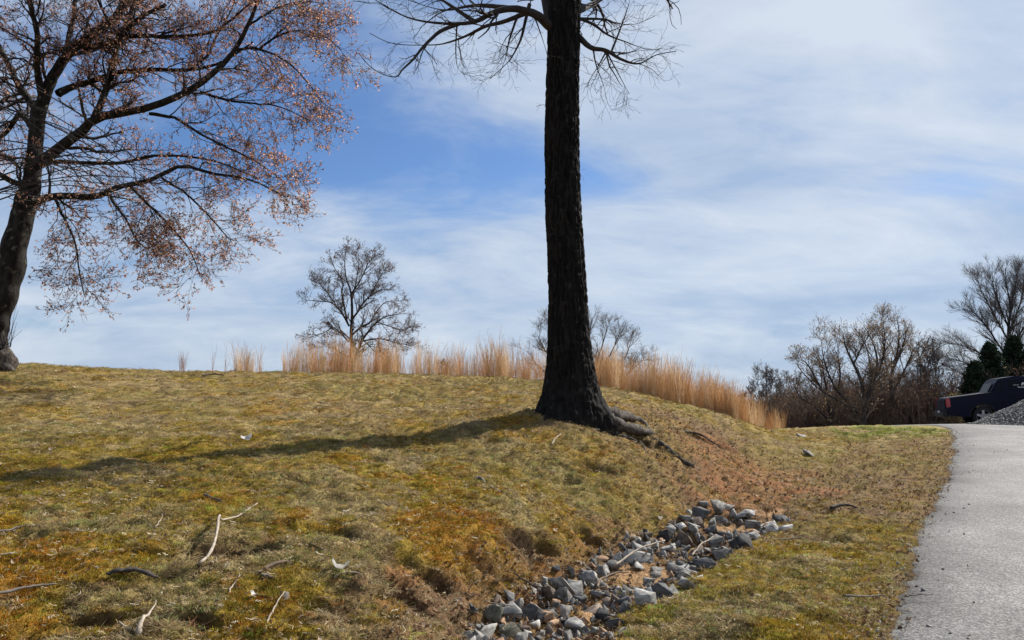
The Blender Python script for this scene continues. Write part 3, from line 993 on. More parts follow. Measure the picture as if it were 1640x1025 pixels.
# ------------------------------------------------------------------ budding maple on the crest
GREY_BARK = bark_mat('grey_bark', (.045, .038, .034), (.13, .112, .098), 6, .3, .6)
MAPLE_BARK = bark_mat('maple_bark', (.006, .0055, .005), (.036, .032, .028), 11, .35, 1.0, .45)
MAPLE_TWIG = plain('maple_twig_bark', (.034, .027, .025), .85, var=.35, scale=6)
BUD = leafy('maple_flowers', 'tint', trans=.55, inst=False)
BUD_COLS = [(.62, .31, .20), (.68, .45, .32), (.30, .14, .10), (.52, .36, .25), (.20, .13, .10), (.60, .32, .28), (.12, .075, .06), (.66, .38, .24)]  # bright tints stand for sunlit buds, dark ones for buds in silhouette
M_Y = 17.9
def build_maple():
    base = at_depth(-6, 586, M_Y)
    gz = float(base_z(base[0:1], base[1:2])[0])
    O = np.array([base[0], M_Y, gz])
    t = thing('maple_tree', 'wide old maple with red brown buds and a swollen foot on the hill crest', 'tree', tuple(O))
    g = np.random.default_rng(21)
    px = M_Y / F
    tr = [(-9, 605, 27), (-9, 588, 22), (-9, 557, 18), (-8, 537, 17.5), (-4, 517, 17.5), (0, 498, 17.5), (9, 478, 19), (11, 459, 17.5), (16, 440, 18), (20, 420, 18.5), (25, 390, 19), (34, 352, 17), (42, 325, 17),
          (49, 300, 14.5), (54, 270, 13.5), (57, 230, 12), (60, 195, 11.5), (66, 165, 11.5)]
    P = np.array([at_depth(u, v, M_Y) for u, v, _ in tr]); R = np.array([r * px for *_, r in tr])
    P, R = smooth_line(P, 60, R)
    PT = P
    V, Fq = tubes(P[None] - O, R[None], 28)
    # knobbly old stem
    w = V + O
    n = (fbm(w[:, 0] * 3 + w[:, 1] * 2, w[:, 2] * 2.2, 4, 61) - .5)
    c = np.repeat(P, 28, 0) - O
    V = c + (V - c) * (1 + n * .55)[:, None]
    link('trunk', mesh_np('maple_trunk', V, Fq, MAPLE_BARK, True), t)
    # swollen burl at the foot, sunlit side
    s = at_depth(8, 577, M_Y - .1)
    bm = bmesh.new()
    bmesh.ops.create_icosphere(bm, subdivisions=4, radius=1)
    B = np.array([v.co for v in bm.verts]); 
    Fb = np.array([[v.index for v in f.verts] for f in bm.faces]); bm.free()
    B = B * (1 + (fbm(B[:, 0] * 2 + 3, B[:, 2] * 2 + B[:, 1], 3, 7)[:, None] - .5) * .7)
    B = B * np.array([.23, .22, .30]) * np.stack([1 - .42 * B[:, 2], 1 - .3 * B[:, 2], 1 + 0 * B[:, 2]], 1) + (B[:, 2:3] < 0) * np.array([[.06, 0, 0]]) * -B[:, 2:3]
    link('burl', mesh_np('maple_burl', B + s - O, Fb, ROOT_BARK, True), t, 'swollen grey burl at the foot of the trunk')
    sk = []
    for k in range(12):
        a = at_depth(12 + g.uniform(-4, 6), 556, M_Y - .05)
        e = at_depth(18 + k * 1.4 + g.uniform(-4, 4), 540 - g.uniform(10, 90), M_Y + g.uniform(-.2, .2))
        sk.append(smooth_line([a, (a + e) / 2 + g.normal(size=3) * .03, e], 6))
    Vs, Fs = tubes(np.array(sk) - O, np.tile(np.linspace(.006, .003, 6), (12, 1)), 3)
    link('suckers', mesh_np('maple_suckers', Vs, Fs, MAPLE_TWIG), t, kind='stuff')

    L = []
    def limb(pts, r0, r1, dy):
        k = len(pts)
        yy = M_Y + np.linspace(0, 1, k) ** .8 * dy
        Q = [at_depth(u, v, y) for (u, v), y in zip(pts, yy)]
        Q, rad = smooth_line(Q, 24, [r0 * .88 * px, (r0 * .5 + r1 * .5) * .86 * px, r1 * .85 * px])
        Q = Q + np.cumsum(g.normal(size=Q.shape), 0) * .006
        L.append((Q - O, rad))
        Vl, Fl = tubes(Q[None] - O, rad[None], 9, .15, len(L))
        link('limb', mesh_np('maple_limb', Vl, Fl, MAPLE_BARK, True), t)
    limb([(64, 178), (72, 152), (84, 126), (109, 88), (148, 56), (187, 26), (205, 0), (225, -40)], 12, 5, 0)
    limb([(60, 262), (78, 250), (104, 230), (129, 212), (156, 189), (218, 177), (273, 160), (312, 140), (347, 113), (374, 82), (394, 51), (413, 8), (420, -25)], 11, 2.2, -.8)
    limb([(150, 193), (168, 156), (183, 113), (195, 58), (211, 31), (226, -10)], 7, 4, .8)
    limb([(92, 150), (110, 141), (137, 133), (187, 117), (234, 113), (304, 113), (351, 101), (400, 70)], 7.5, 1.6, .9)
    limb([(135, 74), (160, 72), (187, 62), (218, 31), (265, 6)], 7, 3, -.6)
    limb([(200, 58), (235, 58), (269, 60), (331, 55), (360, 40), (400, 5)], 4.5, 1.6, -.5)
    limb([(374, 82), (395, 79), (413, 80), (452, 97), (487, 129), (515, 165)], 3, .8, .5)
    limb([(320, 148), (345, 155), (374, 164), (409, 168), (448, 172), (500, 195)], 3.2, .8, .3)
    limb([(46, 328), (72, 319), (98, 315), (156, 316), (183, 304), (240, 292), (290, 268), (340, 280), (400, 290), (455, 318)], 8, 1, -1.2)
    limb([(176, 312), (190, 335), (203, 355), (216, 384), (236, 402)], 3.0, .8, -.6)
    limb([(88, 318), (97, 338), (107, 358), (121, 398), (126, 440), (134, 474)], 3.0, .8, -.8)
    limb([(240, 182), (262, 187), (281, 191), (324, 218), (370, 242), (410, 262), (450, 290)], 3.6, .8, -.9)
    limb([(56, 272), (85, 260), (130, 262), (190, 262), (250, 250), (330, 255), (400, 280), (440, 300)], 5, .9, 1.5)
    limb([(210, 300), (235, 325), (265, 355), (300, 395), (322, 440)], 3, .8, -1.3)
    limb([(260, 285), (300, 310), (340, 350), (370, 385)], 2.6, .8, -.4)
    limb([(52, 300), (20, 290), (-20, 265), (-80, 230)], 7, 2, -.5)
    limb([(58, 215), (36, 182), (10, 215), (-40, 240)], 7, 2, 1)
    limb([(64, 180), (40, 150), (18, 110), (-8, 60), (-40, 10)], 8, 3, .8)
    limb([(70, 160), (60, 110), (62, 60), (50, 10), (40, -50)], 7, 3, -1.2)
    limb([(100, 98), (110, 60), (118, 20), (120, -30)], 5.5, 3, 1.2)
    limb([(300, 113), (330, 90), (350, 50), (370, 10), (380, -30)], 3, 1, .6)
    limb([(413, 80), (440, 60), (480, 50), (520, 60), (545, 80)], 2.4, .7, -.3)
    limb([(400, 40), (430, 20), (470, 5), (510, 5)], 2.4, .8, .4)
    # limbs above the frame and behind
    for k in range(7):
        a = k * .9 + .4
        z0 = 8.2 + .45 * k
        b0 = at_depth(120 + 12 * k, -20 - 16 * k, M_Y)
        e = b0 + np.array([math.cos(a) * 3.2, math.sin(a) * 3.0, 2.0 + .2 * k])
        Q, rad = smooth_line([b0, b0 * .6 + e * .4 + g.normal(size=3) * .2, e], 24, [.07, .04, .012])
        L.append((Q - O, rad))
        Vl, Fl = tubes(Q[None] - O, rad[None], 7)
        link('limb', mesh_np('maple_limb', Vl, Fl, MAPLE_BARK, True), t)
    P = np.array([a for a, _ in L]); R = np.array([b for _, b in L])
    out = (0.05, -.02, 0)
    a, ra = spawn(P, R, 18, (.6, 1.7), (25, 62), 9, .12, 1, .42, out, .17, -.012, .3, g, .0045, .4, (1, .9, .9))
    b, rb = spawn(a, ra, 7, (.35, .95), (25, 60), 7, .15, 1, .55, (0.02, 0, 0), .18, -.012, .4, g, .0032, .4)
    c, rc = spawn(b, rb, 6, (.14, .42), (25, 55), 5, .2, 1, .7, (0, 0, .04), .2, .04, .6, g, .0026)
    # a few long bare shoots of the near side crossing in front of the trunk
    near = []
    for k in range(16):
        p = at_depth(-30 + g.uniform(-20, 20), g.uniform(90, 330), M_Y - 3.2)
        q = at_depth(g.uniform(90, 300), g.uniform(230, 330), M_Y - 3.4)
        near.append(smooth_line([p, (p + q) / 2 + np.array([0, 0, .25]), q], 12))
    near = np.array(near) - O
    rn = np.tile(np.linspace(.016, .005, 12), (16, 1))
    n1, r1 = spawn(near, rn, 7, (.4, 1.1), (20, 55), 6, .1, 1, .6, (0, 0, 0), .15, -.02, .4, g, .004)
    Vt, Ft = join([tubes(a, ra, 5), tubes(b, rb, 3), tubes(c, rc, 3), tubes(near, rn, 5), tubes(n1, r1, 3)])
    link('twigs', mesh_np('maple_twigs', Vt, Ft, MAPLE_TWIG), t, kind='stuff')
    tips = np.concatenate([c[:, -1], c[:, 2], b[:, -1], b[g.random(len(b)) < .6][:, 4], n1[:, -1]])
    tz = tips[:, 2] + O[2]
    ax = np.interp(tz, PT[:, 2], PT[:, 0]) - O[0]
    tips = tips[(g.random(len(tips)) < .52) & ((np.abs(tips[:, 0] - ax) > .42) | (tz > 6.0))]
    link('buds', leaf_mesh('maple_buds', tips, .033, g, BUD_COLS, BUD, 3, 1.5), t, kind='stuff')
build_maple()

# ------------------------------------------------------------------ smaller and farther trees
def grow_tree(name, label, base, H, lead, limbs, seed, bark, twigm, spread=(25, 55), up=.06, buds=None, bud_size=.03, bud_keep=.7, thin=.006, n1=9, n2=6, n3=3,
              len1=.26, r0=None, clear=.12, wig=.12, parts=True, group=None, lobes=1.0, cat='tree', limb_span=(.5, .85), droop=0.0):
    """lead: list of (dx, dy, dz) top offsets of the leading stems; limbs per stem grown along it"""
    g = np.random.default_rng(seed)
    gz = float(base_z(np.array([base[0]]), np.array([base[1]]))[0]) if len(base) < 3 else base[2]
    O = np.array([base[0], base[1], gz - .12])
    t = thing(name, label, cat, tuple(O), group)
    r0 = r0 or H * .022
    Ps, Rs = [], []
    for i, (dx, dy, dz) in enumerate(lead):
        e = np.array([dx, dy, dz])
        m1 = np.array([dx * .2, dy * .2, dz * .35]) + g.normal(size=3) * H * .01
        m2 = np.array([dx * .55, dy * .55, dz * .7]) + g.normal(size=3) * H * .015
        rr = r0 * (1 if i == 0 else .72)
        st = np.array([0, 0, 0]) if i == 0 else np.array([math.cos(i * 2.1), math.sin(i * 2.1), 0]) * r0 * .8
        P, R = smooth_line([st, m1, m2, e], 26, [rr * 1.25, rr * .9, rr * .55, rr * .22, thin])
        Ps.append(P); Rs.append(R)
        V, Fq = tubes(P[None], R[None], 9 if parts else 7, .12, seed + i)
        link('trunk', mesh_np(name + '_trunk', V, Fq, bark, True), t)
    P = np.array(Ps); R = np.array(Rs)
    a, ra = spawn(P, R, limbs, (H * limb_span[0] * .55, H * limb_span[1] * .55), spread, 12, clear, .97, .62, (0, 0, up), wig * .7, up, .2, g, thin * 1.2, .62, (1, 1, .6))
    if parts:
        for q, r in zip(a, ra):
            V, Fq = tubes(q[None], r[None], 6, .1, seed)
            link('limb', mesh_np(name + '_limb', V, Fq, bark, True), t)
    b, rb = spawn(a, ra, n1, (H * len1 * .5, H * len1), (22, 52), 7, .15, 1, .58, (0, 0, up * .6), wig, up * .5 - droop, .35, g, thin, .45)
    c, rc = spawn(b, rb, n2, (H * len1 * .22, H * len1 * .5), (22, 52), 5, .15, 1, .62, (0, 0, up * .5), wig * 1.2, up * .3 - droop, .45, g, thin * .75, .4)
    bits = [tubes(b, rb, 4), tubes(c, rc, 3)]
    if not parts:
        bits.append(tubes(a, ra, 5))
    tips = [c[:, -1], c[:, 3], b[:, -1]]
    if n3:
        d, rd = spawn(c, rc, n3, (H * len1 * .10, H * len1 * .24), (22, 50), 4, .2, 1, .7, (0, 0, up * .3), wig, 0, .6, g, thin * .6, .3)
        bits.append(tubes(d, rd, 3))
        tips.append(d[:, -1])
    V, Fq = join(bits)
    link('twigs', mesh_np(name + '_twigs', V, Fq, twigm), t, kind='stuff')
    if buds:
        tp = np.concatenate(tips)
        tp = tp[g.random(len(tp)) < bud_keep]
        link('buds', leaf_mesh(name + '_buds', tp, bud_size, g, buds, BUD, 2, 1.6), t, kind='stuff')
    return t

GREY_TWIG = plain('grey_twig_bark', (.13, .112, .102), .9, var=.3, scale=3)
BROWN_TWIG = plain('brown_twig_bark', (.15, .105, .075), .9, var=.3, scale=3)
DARK_BARK = bark_mat('dark_bark', (.022, .018, .016), (.075, .062, .054), 8, .3, .6)
DULL_BUDS = [(.17, .105, .085), (.13, .085, .075), (.21, .13, .10), (.12, .09, .085)]

def traced_tree(name, label, y, frame, lines, seed, bark, tw, shoots, buds=None, bud_size=.04, bud_keep=.5, bud_n=2, zbase=None, cat='tree', up=.05, ang=(22, 58), thin=.006, parts=True, flat=(1, 1, .8), group=None, wig=.14):
    """lines: (points, base px, tip px, swing): the first is the trunk; points lie in a cut-out of the photo: frame = (u0, v0, scale)"""
    g = np.random.default_rng(seed)
    u0, v0, sc = frame
    px = y / F
    base = at_depth(u0 + lines[0][0][0][0] * sc, v0 + lines[0][0][0][1] * sc, y)
    gz = float(base_z(np.array([base[0]]), np.array([base[1]]))[0])
    O = np.array([base[0], y, gz - .08])
    t = thing(name, label, cat, tuple(O), group)
    Ls, Rs = [], []
    for i, (pts, ra_, rb_, dy) in enumerate(lines):
        k = len(pts)
        yy = y + np.linspace(0, 1, k) ** .8 * dy
        Q = np.array([at_depth(u0 + a_ * sc, v0 + b_ * sc, c_) for (a_, b_), c_ in zip(pts, yy)])
        if abs(pts[0][1] - lines[0][0][0][1]) < 30:
            Q = np.concatenate([[[Q[0, 0], Q[0, 1], gz - .1]], Q]) if Q[0, 2] > gz + .1 else Q
        Q, rad = smooth_line(Q, 24, [ra_ * px, (ra_ * .55 + rb_ * .45) * px, rb_ * px])
        Q = Q + np.cumsum(g.normal(size=Q.shape), 0) * y * 1.0e-4 - O
        Ls.append(Q); Rs.append(rad)
        V, Fq = tubes(Q[None], rad[None], 9 if parts else 6, .12, seed + i)
        link('trunk' if i == 0 else 'limb', mesh_np(name + '_limb', V, Fq, bark, True), t)
    P = np.array(Ls); R = np.array(Rs)
    bits, tips = [], []
    for d, (cnt, lo, hi, K, t0) in enumerate(shoots):
        P, R = spawn(P, R, cnt, (lo, hi), ang, K, t0, 1, .58, (0, 0, up), wig if d == 0 else wig * 1.3, up * .6, .35, g, thin * (1 - .2 * d), .45, flat)
        bits.append(tubes(P, R, 5 if d == 0 else 3))
        tips.append(P[:, -1])
        if d == len(shoots) - 1:
            tips.append(P[:, K // 2])
    V, Fq = join(bits)
    link('twigs', mesh_np(name + '_twigs', V, Fq, tw), t, kind='stuff')
    if buds:
        tp = np.concatenate(tips[1:])
        tp = tp[g.random(len(tp)) < bud_keep]
        link('buds', leaf_mesh(name + '_buds', tp, bud_size, g, buds, BUD, bud_n, 1.6), t, kind='stuff')
    return t

# young maple standing behind the crest, rounded crown
traced_tree('young_maple', 'small bare rounded tree alone on the hilltop among tawny grass', 30.0, (440, 370, .2536), [
    ([(478, 915), (486, 780), (481, 650), (488, 500), (480, 380), (452, 300), (442, 200), (450, 95)], 3.68, .3, 0),
    ([(482, 870), (505, 800), (532, 740), (560, 680), (620, 600), (680, 550), (740, 530), (835, 520)], 2.72, .3, -.6),
    ([(485, 660), (540, 610), (600, 575), (650, 500), (700, 450), (780, 440)], 1.76, .3, .8),
    ([(470, 600), (432, 530), (400, 490), (350, 450), (270, 440), (185, 430)], 1.76, .3, -.5),
    ([(488, 560), (530, 500), (570, 440), (620, 400), (680, 370), (755, 375)], 1.92, .3, .3),
    ([(480, 400), (530, 330), (570, 250), (600, 190), (640, 155)], 1.36, .3, -.4),
    ([(460, 580), (440, 480), (425, 400), (428, 320), (380, 240), (355, 170)], 1.60, .3, .7),
    ([(468, 700), (410, 640), (370, 610), (310, 640), (220, 670)], 1.44, .3, -.8),
    ([(550, 695), (640, 680), (720, 690), (800, 712), (885, 725)], 1.44, .3, -.5),
    ([(482, 470), (500, 380), (520, 280), (530, 190), (520, 120)], 1.28, .3, .8),
    ([(560, 690), (640, 770), (690, 800)], 0.96, .3, -.7),
    ([(640, 570), (720, 600), (800, 620), (850, 600)], 1.04, .3, .8),
    ([(400, 490), (340, 400), (290, 340), (262, 300)], 0.96, .3, .3),
    ([(600, 410), (640, 330), (680, 260), (700, 230)], 0.96, .3, .6),
    ([(470, 800), (420, 770), (350, 735), (280, 740)], 0.80, .3, .6)],
    41, DARK_BARK, GREY_TWIG, [(21, .35, .95, 7, .12), (7, .18, .45, 5, .15), (4, .08, .22, 4, .2)], DULL_BUDS, .026, .30, 2, thin=.0042, up=.08)
# low twiggy bush beside it
by2 = 29.0
for (u, v, h, sd, lab) in [(522, 603, 1.15, 51, 'low twiggy bush at the foot of the small hilltop tree'),
                           (709, 606, 1.15, 52, 'small dark upright bush among the tawny grass on the crest')]:
    p = at_depth(u, v, by2)
    grow_tree('bush', lab, (p[0], by2), h, [(-.5, 0, h * .8), (.35, .1, h), (-.1, .2, h * 1.05), (.15, -.2, h * .8)] if sd == 51 else [(-.06, 0, h), (.12, .1, h), (.02, .1, h * .9)],
              6, sd, DARK_BARK, MAPLE_TWIG, (25, 60), .03, DULL_BUDS, .03, .4, .006, 5, 4, 0, .3, .025, .1, .15, False, None, 1, 'bush')
# rounded bare tree half hidden behind the oak
traced_tree('grey_tree', 'rounded bare grey tree behind the big oak trunk', 50, (820, 480, .2927), [
    ([(380, 620), (390, 480), (400, 340), (420, 200), (440, 95)], 3.2, .4, 0),
    ([(385, 560), (440, 400), (500, 240), (525, 140)], 1.8, .4, .6),
    ([(388, 560), (470, 420), (560, 260), (590, 180)], 1.8, .4, -.6),
    ([(390, 600), (500, 460), (610, 330), (650, 230)], 1.8, .4, .4),
    ([(390, 610), (520, 500), (640, 400), (715, 330)], 1.6, .4, -.4),
    ([(385, 560), (330, 400), (250, 240), (205, 130)], 1.8, .4, .5),
    ([(380, 570), (290, 430), (190, 290), (140, 190)], 1.8, .4, -.5),
    ([(378, 600), (270, 480), (150, 370), (85, 280)], 1.6, .4, .3),
    ([(388, 480), (350, 320), (320, 200), (310, 120)], 1.6, .4, -.6)],
    61, GREY_BARK, GREY_TWIG, [(24, .7, 2.0, 7, .08), (10, .4, 1.1, 5, .12), (5, .2, .5, 4, .2)], None, thin=.006, up=.07, ang=(18, 48), parts=False)

# the trees past the end of the lawn: (column, row of the crown top, distance, label, style)
def far_tree(name, u, vtop, y, label, lead, limbs, seed, bark, tw, **kw):
    p = at_depth(u, 690, y)
    gz = float(base_z(np.array([p[0]]), np.array([p[1]]))[0])
    top = at_depth(u, vtop, y)[2]
    H = top - gz
    return grow_tree(name, label, (p[0], y, gz), H, [(a * H, b * H, c * H) for a, b, c in lead], limbs, seed, bark, tw, **kw)
WARM = [(.22, .15, .085), (.26, .19, .11), (.19, .11, .06), (.29, .23, .15)]
FR = (1180, 400, .3123)
sh = [(15, .7, 1.8, 7, .15), (7, .45, 1.1, 5, .15), (5, .2, .5, 4, .2)]
traced_tree('brown_tree', 'tallest brown budding tree with many forked dark stems at the lawn end', 44, FR, [
    ([(650, 900), (655, 780), (640, 680), (600, 590), (560, 500), (545, 420)], 4.5, .4, 0),
    ([(652, 810), (700, 680), (720, 580), (700, 480), (650, 385)], 3, .4, .8),
    ([(645, 880), (590, 800), (520, 730), (480, 660), (445, 560), (432, 460)], 3, .4, -.8),
    ([(640, 885), (540, 790), (430, 720), (345, 640), (300, 580)], 2.4, .4, -1.2),
    ([(658, 790), (690, 690), (740, 600), (762, 480), (750, 355)], 3, .4, -.5),
    ([(645, 870), (690, 790), (700, 700), (680, 600), (660, 500), (600, 400)], 2.4, .4, 1.4),
    ([(600, 590), (640, 500), (690, 420)], 1.6, .4, 1)],
    71, DARK_BARK, BROWN_TWIG, sh, WARM, .06, .30, 1, thin=.007, up=.07, parts=True, wig=.10)
traced_tree('brown_tree', 'slender brown budding tree with an upright crown behind the tallest one', 48, FR, [
    ([(785, 900), (800, 780), (790, 660), (820, 540), (832, 430), (818, 350)], 4, .4, 0),
    ([(797, 740), (860, 620), (900, 530), (915, 500)], 2, .4, .7),
    ([(790, 690), (760, 560), (750, 440), (742, 350)], 2, .4, -.7),
    ([(800, 620), (850, 500), (872, 400)], 1.8, .4, -.3)],
    73, GREY_BARK, BROWN_TWIG, sh, WARM, .06, .22, 1, thin=.007, up=.10, parts=True, wig=.10)
traced_tree('brown_tree', 'leaning brown budding tree with a low wide crown next to the tallest one', 46, FR, [
    ([(480, 910), (470, 780), (420, 690), (372, 600), (335, 560)], 3.6, .4, 0),
    ([(478, 880), (510, 760), (530, 650), (522, 560), (500, 500)], 2.4, .4, .8),
    ([(475, 890), (400, 810), (330, 765), (290, 700)], 2.2, .4, -.9),
    ([(470, 780), (455, 690), (440, 590), (450, 520)], 1.8, .4, .6)],
    72, DARK_BARK, BROWN_TWIG, sh, WARM, .06, .30, 1, thin=.007, up=.06, parts=True, wig=.10)
kw2 = dict(buds=None, thin=.014, n1=8, n2=5, n3=2, len1=.2, parts=False, up=.10)
far_tree('thin_tree', 1478, 555, 52, 'thin pale grey bare tree between the brown trees and the tall bare tree', [(0, 0, 1.0), (.1, 0, .9)], 10, 74, GREY_BARK, GREY_TWIG, r0=.10, **kw2)
far_tree('thin_tree', 1502, 575, 50, 'thin bare sapling standing behind the tailgate of the pickup', [(0, 0, 1.0), (-.08, 0, .85)], 9, 75, GREY_BARK, GREY_TWIG, r0=.08, **kw2)
traced_tree('bare_tree', 'tall bare fan shaped tree rising above the dark evergreens', 55, FR, [
    ([(1398, 800), (1396, 560), (1394, 400), (1402, 300), (1385, 200), (1372, 90)], 3.96, .3, 0),
    ([(1396, 560), (1340, 480), (1290, 400), (1230, 330), (1165, 300)], 1.73, .3, -1),
    ([(1394, 470), (1340, 370), (1290, 280), (1250, 200), (1235, 160)], 1.58, .3, .6),
    ([(1394, 400), (1350, 290), (1320, 200), (1310, 110)], 1.44, .3, -.8),
    ([(1396, 540), (1450, 440), (1500, 350), (1540, 260)], 1.73, .3, .5),
    ([(1400, 420), (1440, 320), (1465, 220), (1475, 130)], 1.44, .3, 1),
    ([(1396, 640), (1320, 580), (1230, 520), (1150, 490), (1080, 480)], 1.58, .3, 1),
    ([(1396, 690), (1310, 640), (1210, 590), (1120, 560), (1060, 545)], 1.44, .3, -1),
    ([(1396, 610), (1480, 540), (1560, 480), (1640, 440)], 1.58, .3, -.8),
    ([(1396, 720), (1300, 680), (1200, 660), (1110, 610)], 1.30, .3, .8),
    ([(1400, 300), (1425, 210), (1440, 110)], 1.01, .3, -.4)],
    76, DARK_BARK, GREY_TWIG, [(26, .8, 2.2, 7, .06), (10, .45, 1.1, 5, .12), (5, .25, .7, 4, .2)], None, thin=.006, up=.09, ang=(18, 46), parts=True, wig=.07)
far_tree('grey_wood_tree', 1232, 596, 80, 'distant grey round topped bare tree beyond the tawny grass', [(0, 0, 1.0), (-.18, 0, .96), (.2, 0, .92), (.08, 0, .9)], 11, 77, GREY_BARK, GREY_TWIG, r0=.14, **kw2)
far_tree('grey_wood_tree', 1262, 612, 85, 'distant grey bare tree with a ragged top beside the brown trees', [(0, 0, 1.0), (-.15, 0, .9), (.22, 0, .94)], 11, 78, GREY_BARK, GREY_TWIG, r0=.14, **kw2)
far_tree('grey_wood_tree', 1205, 628, 82, 'lowest distant grey bare tree half hidden by the tawny grass', [(0, 0, 1.0), (-.2, 0, .9), (.2, 0, .9)], 10, 79, GREY_BARK, GREY_TWIG, r0=.12, **kw2)

# brush behind the lawn and the far wood
def brush():
    g = np.random.default_rng(81)
    bits = []
    n = 1900
    u = g.uniform(1205, 1720, n)
    y = g.uniform(46, 66, n)
    hv = np.interp(u, [1205, 1260, 1300, 1400, 1500, 1560, 1720], [655, 645, 625, 605, 612, 615, 600]) + g.uniform(-12, 45, n)
    x = (u - 820) / F * y / _cp
    gz = base_z(x, y)
    top = np.array([at_depth(a, b, c)[2] for a, b, c in zip(u, hv, y)])
    h = np.maximum(top - gz, .5)
    P = np.zeros((n, 8, 3))
    lean = g.normal(size=(n, 2)) * .16
    for k in range(8):
        f = k / 7
        P[:, k, 0] = x + lean[:, 0] * h * f + g.normal(size=n) * .04 * h * f
        P[:, k, 1] = y + lean[:, 1] * h * f
        P[:, k, 2] = gz + h * f
    R = np.linspace(.035, .010, 8)[None] * np.ones((n, 1)) * g.uniform(.6, 1.3, (n, 1))
    a, ra = spawn(P, R, 10, (.5, 1.8), (18, 50), 5, .08, 1, .6, (0, 0, .2), .17, .08, .4, g, .007)
    b, rb = spawn(a, ra, 4, (.25, .9), (20, 55), 4, .2, 1, .7, (0, 0, .2), .17, .05, .5, g, .005)
    V, Fq = join([tubes(P, R, 4), tubes(a, ra, 3), tubes(b, rb, 3)])
    link('brushwood', mesh_np('brushwood', V, Fq, BRUSH), kind='stuff', label='dense brown leafless brush along the far edge of the lawn')
    # dry leaves caught in it
    pt = a[g.random(len(a)) < .8][:, -1]
    link('brushwood_leaves', leaf_mesh('brushwood_leaves', pt, .075, g, [(.16, .085, .05), (.13, .07, .045), (.19, .12, .07), (.12, .085, .055)], BUD, 2, 1.5), kind='stuff', label='dry brown leaves hanging in the far brush')
BRUSH = plain('brush_stems', (.12, .080, .060), .9, var=.35, scale=.7)
brush()

# evergreens behind the pickup
NEEDLE = leafy('evergreen_needles', 'tint', trans=.15, inst=False)
def conifer(u, vtop, y, label, seed, width=.30):
    g = np.random.default_rng(seed)
    p = at_depth(u, 680, y)
    gz = float(base_z(np.array([p[0]]), np.array([p[1]]))[0])
    H = at_depth(u, vtop, y)[2] - gz
    O = np.array([p[0], y, gz])
    t = thing('evergreen_tree', label, 'evergreen', tuple(O))
    P, R = smooth_line([(0, 0, -.1), (.03, 0, H * .5), (0, 0, H)], 14, [.13, .09, .02])
    V, Fq = tubes(P[None], R[None], 8)
    link('trunk', mesh_np('evergreen_trunk', V, Fq, DARK_BARK, True), t)
    n = int(95 * H)
    z = (g.random(n) ** 1.25) * .95 * H + .03 * H
    a = g.random(n) * 6.283
    ln = (1 - z / H) ** .8 * H * width * g.uniform(.4, 1.25, n) + .10
    B = np.zeros((n, 6, 3))
    for k in range(6):
        f = k / 5
        B[:, k, 0] = np.cos(a) * ln * f
        B[:, k, 1] = np.sin(a) * ln * f
        B[:, k, 2] = z + ln * (-.16 * f + .22 * f * f)
    Rb = np.tile(np.linspace(.02, .006, 6), (n, 1))
    V, Fq = tubes(B, Rb, 3)
    link('branches', mesh_np('evergreen_branches', V, Fq, DARK_BARK), t, kind='stuff')
    f = g.random((n, 15)) ** .7
    idx = f * 4.999
    i = idx.astype(int); w = (idx - i)[..., None]
    r = np.arange(n)[:, None]
    pt = (B[r, i] * (1 - w) + B[r, i + 1] * w).reshape(-1, 3) + g.normal(size=(n * 15, 3)) * .07
    link('crown', leaf_mesh('evergreen_crown', pt, .085, g, [(.026, .044, .026), (.038, .058, .034), (.020, .032, .022), (.05, .062, .04)], NEEDLE, 3, 3.2), t)
conifer(1592, 548, 47, 'dark pointed evergreen behind the cab of the pickup', 91, .34)
conifer(1632, 538, 49, 'tallest dark evergreen beneath the tall bare tree', 92, .33)
conifer(1566, 580, 46, 'smallest dark evergreen behind the bed of the pickup', 93, .40)
conifer(1690, 540, 50, 'broad dark evergreen past the gravel heap', 94, .35)
# yellowing shrub between the brush and the evergreens
p = at_depth(1528, 665, 43)
grow_tree('shrub', 'yellow brown shrub showing over the bed of the pickup', (p[0], 43), 2.1, [(-.7, 0, 1.6), (0, 0, 2.0), (.8, 0, 1.7), (.4, .3, 1.8)], 8, 95, DARK_BARK, BROWN_TWIG, (25, 65), .03,
          [(.19, .16, .06), (.15, .12, .05), (.22, .17, .08)], .05, .9, .009, 6, 5, 0, .3, .03, .05, .15, False, None, 1, 'shrub')

